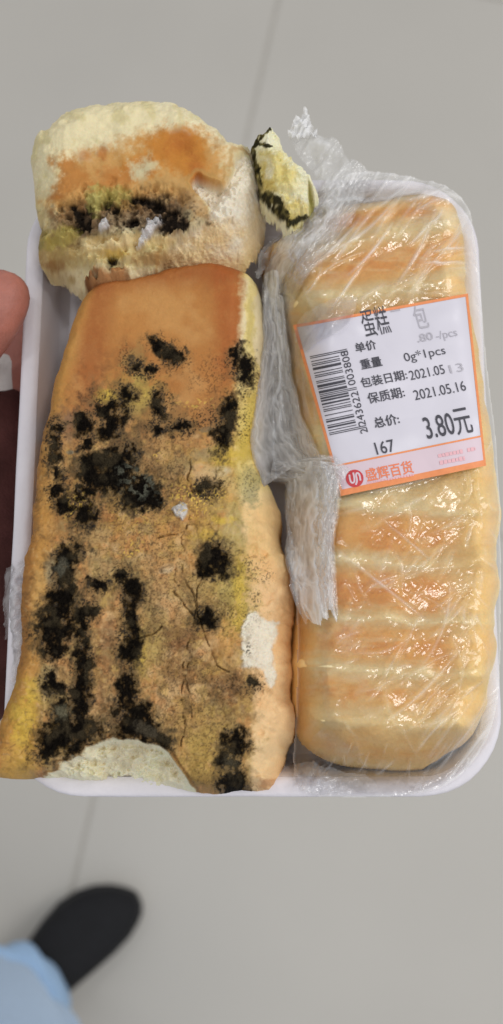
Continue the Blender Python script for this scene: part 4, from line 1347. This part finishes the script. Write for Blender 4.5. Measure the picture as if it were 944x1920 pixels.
def stroke(name, pts, w, mat, off):
    p = np.array(smooth_poly(pts, 2, closed=False))
    t = np.gradient(p, axis=0); t /= np.linalg.norm(t, axis=1)[:, None]
    nrm = np.stack([-t[:, 1], t[:, 0]], -1) * w / 2
    px = np.stack([p[:, 0] - nrm[:, 0], p[:, 0] + nrm[:, 0]]); py = np.stack([p[:, 1] - nrm[:, 1], p[:, 1] + nrm[:, 1]])
    V = on_label(px, py, off).reshape(-1, 3)
    return np_mesh(name, V, grid_quads(2, len(p)).reshape(-1, 4)[:, ::-1], mat, label)


ex, ey = EC
stroke('emblem_mark', [(ex - 10, ey - 7), (ex - 9, ey + 2), (ex - 6, ey + 9), (ex + 0, ey + 7), (ex - 1, ey - 4), (ex - 3, ey - 11)], 3.4, M_band, .0003)
stroke('emblem_mark', [(ex + 2, ey + 12), (ex + 5, ey + 4), (ex + 2, ey - 6), (ex + 4, ey - 11), (ex + 9, ey - 8), (ex + 11, ey + 4)], 3.4, M_band, .0003)
# lines of print too small to read
R2 = random.Random(3)


def tiny(name, p0, p1, h, mat, gap=1.4, wmin=2, wmax=5):
    p0 = np.array(p0, float); p1 = np.array(p1, float)
    L = np.linalg.norm(p1 - p0); d = (p1 - p0) / L; nn = np.array([-d[1], d[0]])
    qs = []; s = 0
    while s < L:
        w = R2.uniform(wmin, wmax)
        hh = h * R2.uniform(.7, 1)
        a = p0 + d * s; b = p0 + d * min(L, s + w)
        qs.append([a - nn * hh / 2, b - nn * hh / 2, b + nn * hh / 2, a + nn * hh / 2])
        s += w + gap
    q = np.array(qs).reshape(-1, 2)
    V = on_label(q[:, 0], q[:, 1], .00024)
    f = np.arange(len(V)).reshape(-1, 4)[:, ::-1]
    return np_mesh(name, V, f, mat, label, smooth=False)


tiny('small_print', (688, 906), (724, 899), 4, M_pink)
tiny('small_print', (727, 899), (776, 890), 4, M_pink)
tiny('small_print', (822, 855), (868, 846), 8, M_pink, 1.2, 4, 7)
tiny('small_print', (877, 844), (892, 841), 7, M_pink, 1.2, 4, 6)
tiny('small_print', (825, 868), (872, 859), 8, M_pink, 1.2, 4, 7)
# EAN-13 bars, running down the left side
LC = ['0001101', '0011001', '0010011', '0111101', '0100011', '0110001', '0101111', '0111011', '0110111', '0001011']
PAR = ['LLLLLL', 'LLGLGG', 'LLGGLG', 'LLGGGL', 'LGLLGG', 'LGGLLG', 'LGGGLL', 'LGLGLG', 'LGLGGL', 'LGGLGL']
num = '2243622003808'
rc = lambda s_: ''.join('1' if ch == '0' else '0' for ch in s_)
bits = '101' + ''.join(LC[int(d)] if pz == 'L' else rc(LC[int(d)])[::-1] for d, pz in zip(num[1:7], PAR[int(num[0])])) + '01010' + ''.join(rc(LC[int(d)]) for d in num[7:]) + '101'
# corners of the barcode in the picture: start (bottom) and end (top), outer and inner ends of the bars
bo0, bo1 = np.array([618.5, 816.]), np.array([581., 668.])
bi0, bi1 = np.array([671., 805.]), np.array([634., 657.])
verts = []; i = 0
nb_ = len(bits)
guard = set(list(range(0, 3)) + list(range(45, 50)) + list(range(92, 95)))
while i < nb_:
    if bits[i] == '1':
        j = i
        while j < nb_ and bits[j] == '1':
            j += 1
        ext = 1.32 if i in guard else 1.0
        p = []
        for q, e in ((i, 0), (i, 1), (j - .12, 1), (j - .12, 0)):
            f = q / nb_
            o_ = bo0 * (1 - f) + bo1 * f; n_ = bi0 * (1 - f) + bi1 * f
            p.append(o_ + (n_ - o_) * (ext if e else 0))
        # split along the bar so that it follows the bend
        for k in range(6):
            t0, t1 = k / 6, (k + 1) / 6
            verts += [p[0] * (1 - t0) + p[1] * t0, p[0] * (1 - t1) + p[1] * t1, p[3] * (1 - t1) + p[2] * t1, p[3] * (1 - t0) + p[2] * t0]
        i = j
    else:
        i += 1
verts = np.array(verts)
V = on_label(verts[:, 0], verts[:, 1], .00024)
f = np.arange(len(V)).reshape(-1, 4)
np_mesh('barcode', V, f, M_ink, label, smooth=False)
va = math.degrees(math.atan2(-148, -37))
for s_, f0, w_ in (('2', -.035, 9), ('243622', .245, 66), ('003808', .76, 66)):
    c = bi0 * (1 - f0) + bi1 * f0 + np.array([10.5, -2.5])
    text('barcode_digits', s_, (c[0], c[1]), w_, 14, M_ink, ang=va, bold=0)

# ------------------------------------------------------------------ person
person = empty('person', 'person holding the tray, one thumb, a black shoe and light jeans showing', 'person')


def W(px, py, z):
    a, b = P(px, py, z)
    return (float(a), float(b), z)


def skin(name, nodes, edges, mat, parent, sub=2):
    me = bpy.data.meshes.new(name)
    me.from_pydata([n[0] for n in nodes], edges, [])
    o = bpy.data.objects.new(name, me)
    COL.objects.link(o)
    md = o.modifiers.new('skin', 'SKIN'); md.use_smooth_shade = True
    me.skin_vertices[0].data[0].use_root = True
    for v, n in zip(me.skin_vertices[0].data, nodes):
        r = n[1]
        v.radius = (r, r) if not isinstance(r, tuple) else r
    sb = o.modifiers.new('sub', 'SUBSURF'); sb.levels = sub; sb.render_levels = sub
    dg = bpy.context.evaluated_depsgraph_get()
    m2 = bpy.data.meshes.new_from_object(o.evaluated_get(dg))
    bpy.data.objects.remove(o)
    m2.name = name
    m2.materials.clear(); m2.materials.append(mat)
    m2.polygons.foreach_set('use_smooth', np.ones(len(m2.polygons), bool))
    return link(bpy.data.objects.new(name, m2), parent)


nodes = [(W(-30, 720, .975), .0235),      # 0 wrist end of the palm
         (W(-34, 900, .970), .024), (W(-80, 1220, .960), .026), (W(-420, 1640, .93), .032),   # forearm
         (W(60, 610, .984), .011), (W(130, 560, .987), .0092), (W(230, 520, .988), .0085), (W(300, 510, .989), .007),
         (W(70, 690, .982), .0115), (W(180, 650, .986), .0095), (W(300, 620, .988), .0088), (W(380, 610, .989), .007),
         (W(75, 770, .981), .0115), (W(180, 750, .985), .0095), (W(300, 730, .988), .0085), (W(380, 725, .989), .007),
         (W(70, 850, .980), .0105), (W(160, 850, .985), .0082), (W(250, 845, .988), .0075), (W(310, 842, .989), .006),
         (W(-90, 712, .992), .014), (W(-86, 680, 1.015), .0120), (W(-34, 622, 1.0275), .0112), (W(4, 566, 1.0305), .0108), (W(20, 510, 1.0295), .0088)]
edges = [(0, 1), (1, 2), (2, 3), (0, 4), (4, 5), (5, 6), (6, 7), (0, 8), (8, 9), (9, 10), (10, 11), (0, 12), (12, 13), (13, 14), (14, 15), (0, 16), (16, 17), (17, 18), (18, 19),
         (0, 20), (20, 21), (21, 22), (22, 23), (23, 24)]
hand = skin('hand', nodes, edges, M_skin, person)


def sleeve_rings(pts, radii, zs, n=40, seed=0):
    out = []
    for k, ((qx, qy), r_, z_) in enumerate(zip(pts, radii, zs)):
        cx, cy = P(qx, qy, z_)
        ring = []
        for i in range(n):
            a = 2 * math.pi * i / n
            rr = r_ * (1 + .03 * math.sin(3 * a + k * .9 + seed) + .02 * math.sin(5 * a - k * 1.4))
            ring.append((float(cx) + rr * math.cos(a), float(cy) + .004 * math.sin(2 * a + k), z_ + rr * .85 * math.sin(a)))
        out.append(ring)
    return out


obj_bm('shirt_cuff', loft(sleeve_rings([(-30, 745), (-30, 692), (-30, 690), (-31, 715), (-32, 765), (-33, 820)], [.0265, .029, .0305, .0305, .0305, .0305], [.972] * 6)), M_cuff, person)
obj_bm('sleeve', loft(sleeve_rings([(-33, 820), (-32, 764), (-32, 760), (-33, 780), (-34, 840), (-36, 930), (-38, 1030), (-48, 1120), (-80, 1220), (-150, 1330), (-280, 1460), (-480, 1680)],
                                   [.0315, .033, .0345, .035, .0345, .035, .034, .035, .035, .036, .037, .042], [.970, .970, .970, .970, .969, .968, .966, .963, .960, .956, .95, .93], seed=1)), M_sleeve, person)

# shoe: ring sections from heel to toe, heading up and to the right
toe = np.array(P(222, 1656, .03)); heel = np.array(P(-30, 1966, .03))
ax = toe - heel; SL = np.linalg.norm(ax); ax /= SL
pr = np.array([-ax[1], ax[0]])


def shoe_ring(s, hw, z0, z1, bend, n=28, flat=1.0):
    c = heel + ax * s * SL + pr * bend
    pts = []
    for i in range(n):
        a = 2 * math.pi * i / n
        ca, sa = math.cos(a), math.sin(a)
        u = hw * .86 * (abs(ca) ** .8) * (1 if ca >= 0 else -1)
        z = (z0 + z1) / 2 + (z1 - z0) / 2 * (abs(sa) ** .75) * (1 if sa >= 0 else -1)
        pts.append((c[0] + pr[0] * u, c[1] + pr[1] * u, z))
    return pts


prof = [(0.0, .008, .02, .05, 0), (.012, .022, .014, .07, 0), (.06, .032, .012, .086, 0), (.18, .036, .012, .09, 0), (.32, .038, .012, .086, .001), (.45, .0425, .012, .078, .001),
        (.60, .0475, .012, .066, -.001), (.72, .0500, .012, .056, -.004), (.82, .0465, .012, .048, -.009), (.90, .038, .012, .042, -.014), (.955, .027, .013, .036, -.019), (.988, .015, .016, .030, -.022), (1.0, .004, .02, .025, -.023)]
shoe = obj_bm('shoe', loft([shoe_ring(*p) for p in prof], True, True), M_shoe, person)
sp_ = [(h, w + .0026 + (.001 if h > .5 else 0), .001, .0175, bd) for h, w, _a, _b, bd in prof[:-1]] + [(1.008, .005, .003, .015, -.023)]
obj_bm('sole', loft([shoe_ring(*p) for p in sp_], True, True), M_sole, shoe)


def leg_ring(c, z, r, n=96, seed=0, amp=.013):
    cx, cy = P(c[0], c[1], z)
    out = []
    for i in range(n):
        a = 2 * math.pi * i / n
        k = 1 + amp / r * (math.sin(3 * a + seed) * .4 + math.sin(5 * a + seed * 2.1) * .3 + math.sin(2 * a - seed * 1.3) * .4 + math.sin(9 * a + seed * 3.0) * .16)
        out.append((float(cx) + r * k * math.cos(a), float(cy) + r * k * math.sin(a) * 1.08, z + .004 * math.sin(2 * a + seed)))
    return out


rings = [((12, 1906), .080, .060, .2), ((12, 1900), .076, .0650, .2), ((12, 1899), .090, .0662, .4), ((12, 1902), .12, .0668, .8), ((10, 1910), .150, .0665, 1.2), ((8, 1920), .158, .0640, 1.8), ((6, 1930), .162, .0600, 2.0),
         ((6, 1962), .20, .066, 2.3), ((8, 1972), .23, .0735, 2.7), ((8, 1988), .28, .0780, 3.0), ((2, 2030), .38, .080, 3.3), ((-10, 2120), .50, .082, 3.6), ((-20, 2300), .62, .086, 4.0), ((-20, 2700), .80, .09, 4.4), ((-20, 3200), .95, .09, 4.8)]
trs = obj_bm('trouser_leg', loft([leg_ring(c, z, r_, seed=s_) for c, z, r_, s_ in rings[6:]], True, False), M_denim2, person)
obj_bm('turned_up_hem', loft([leg_ring(c, z, r_, seed=s_) for c, z, r_, s_ in rings[:7]], True, False), M_denim, trs)
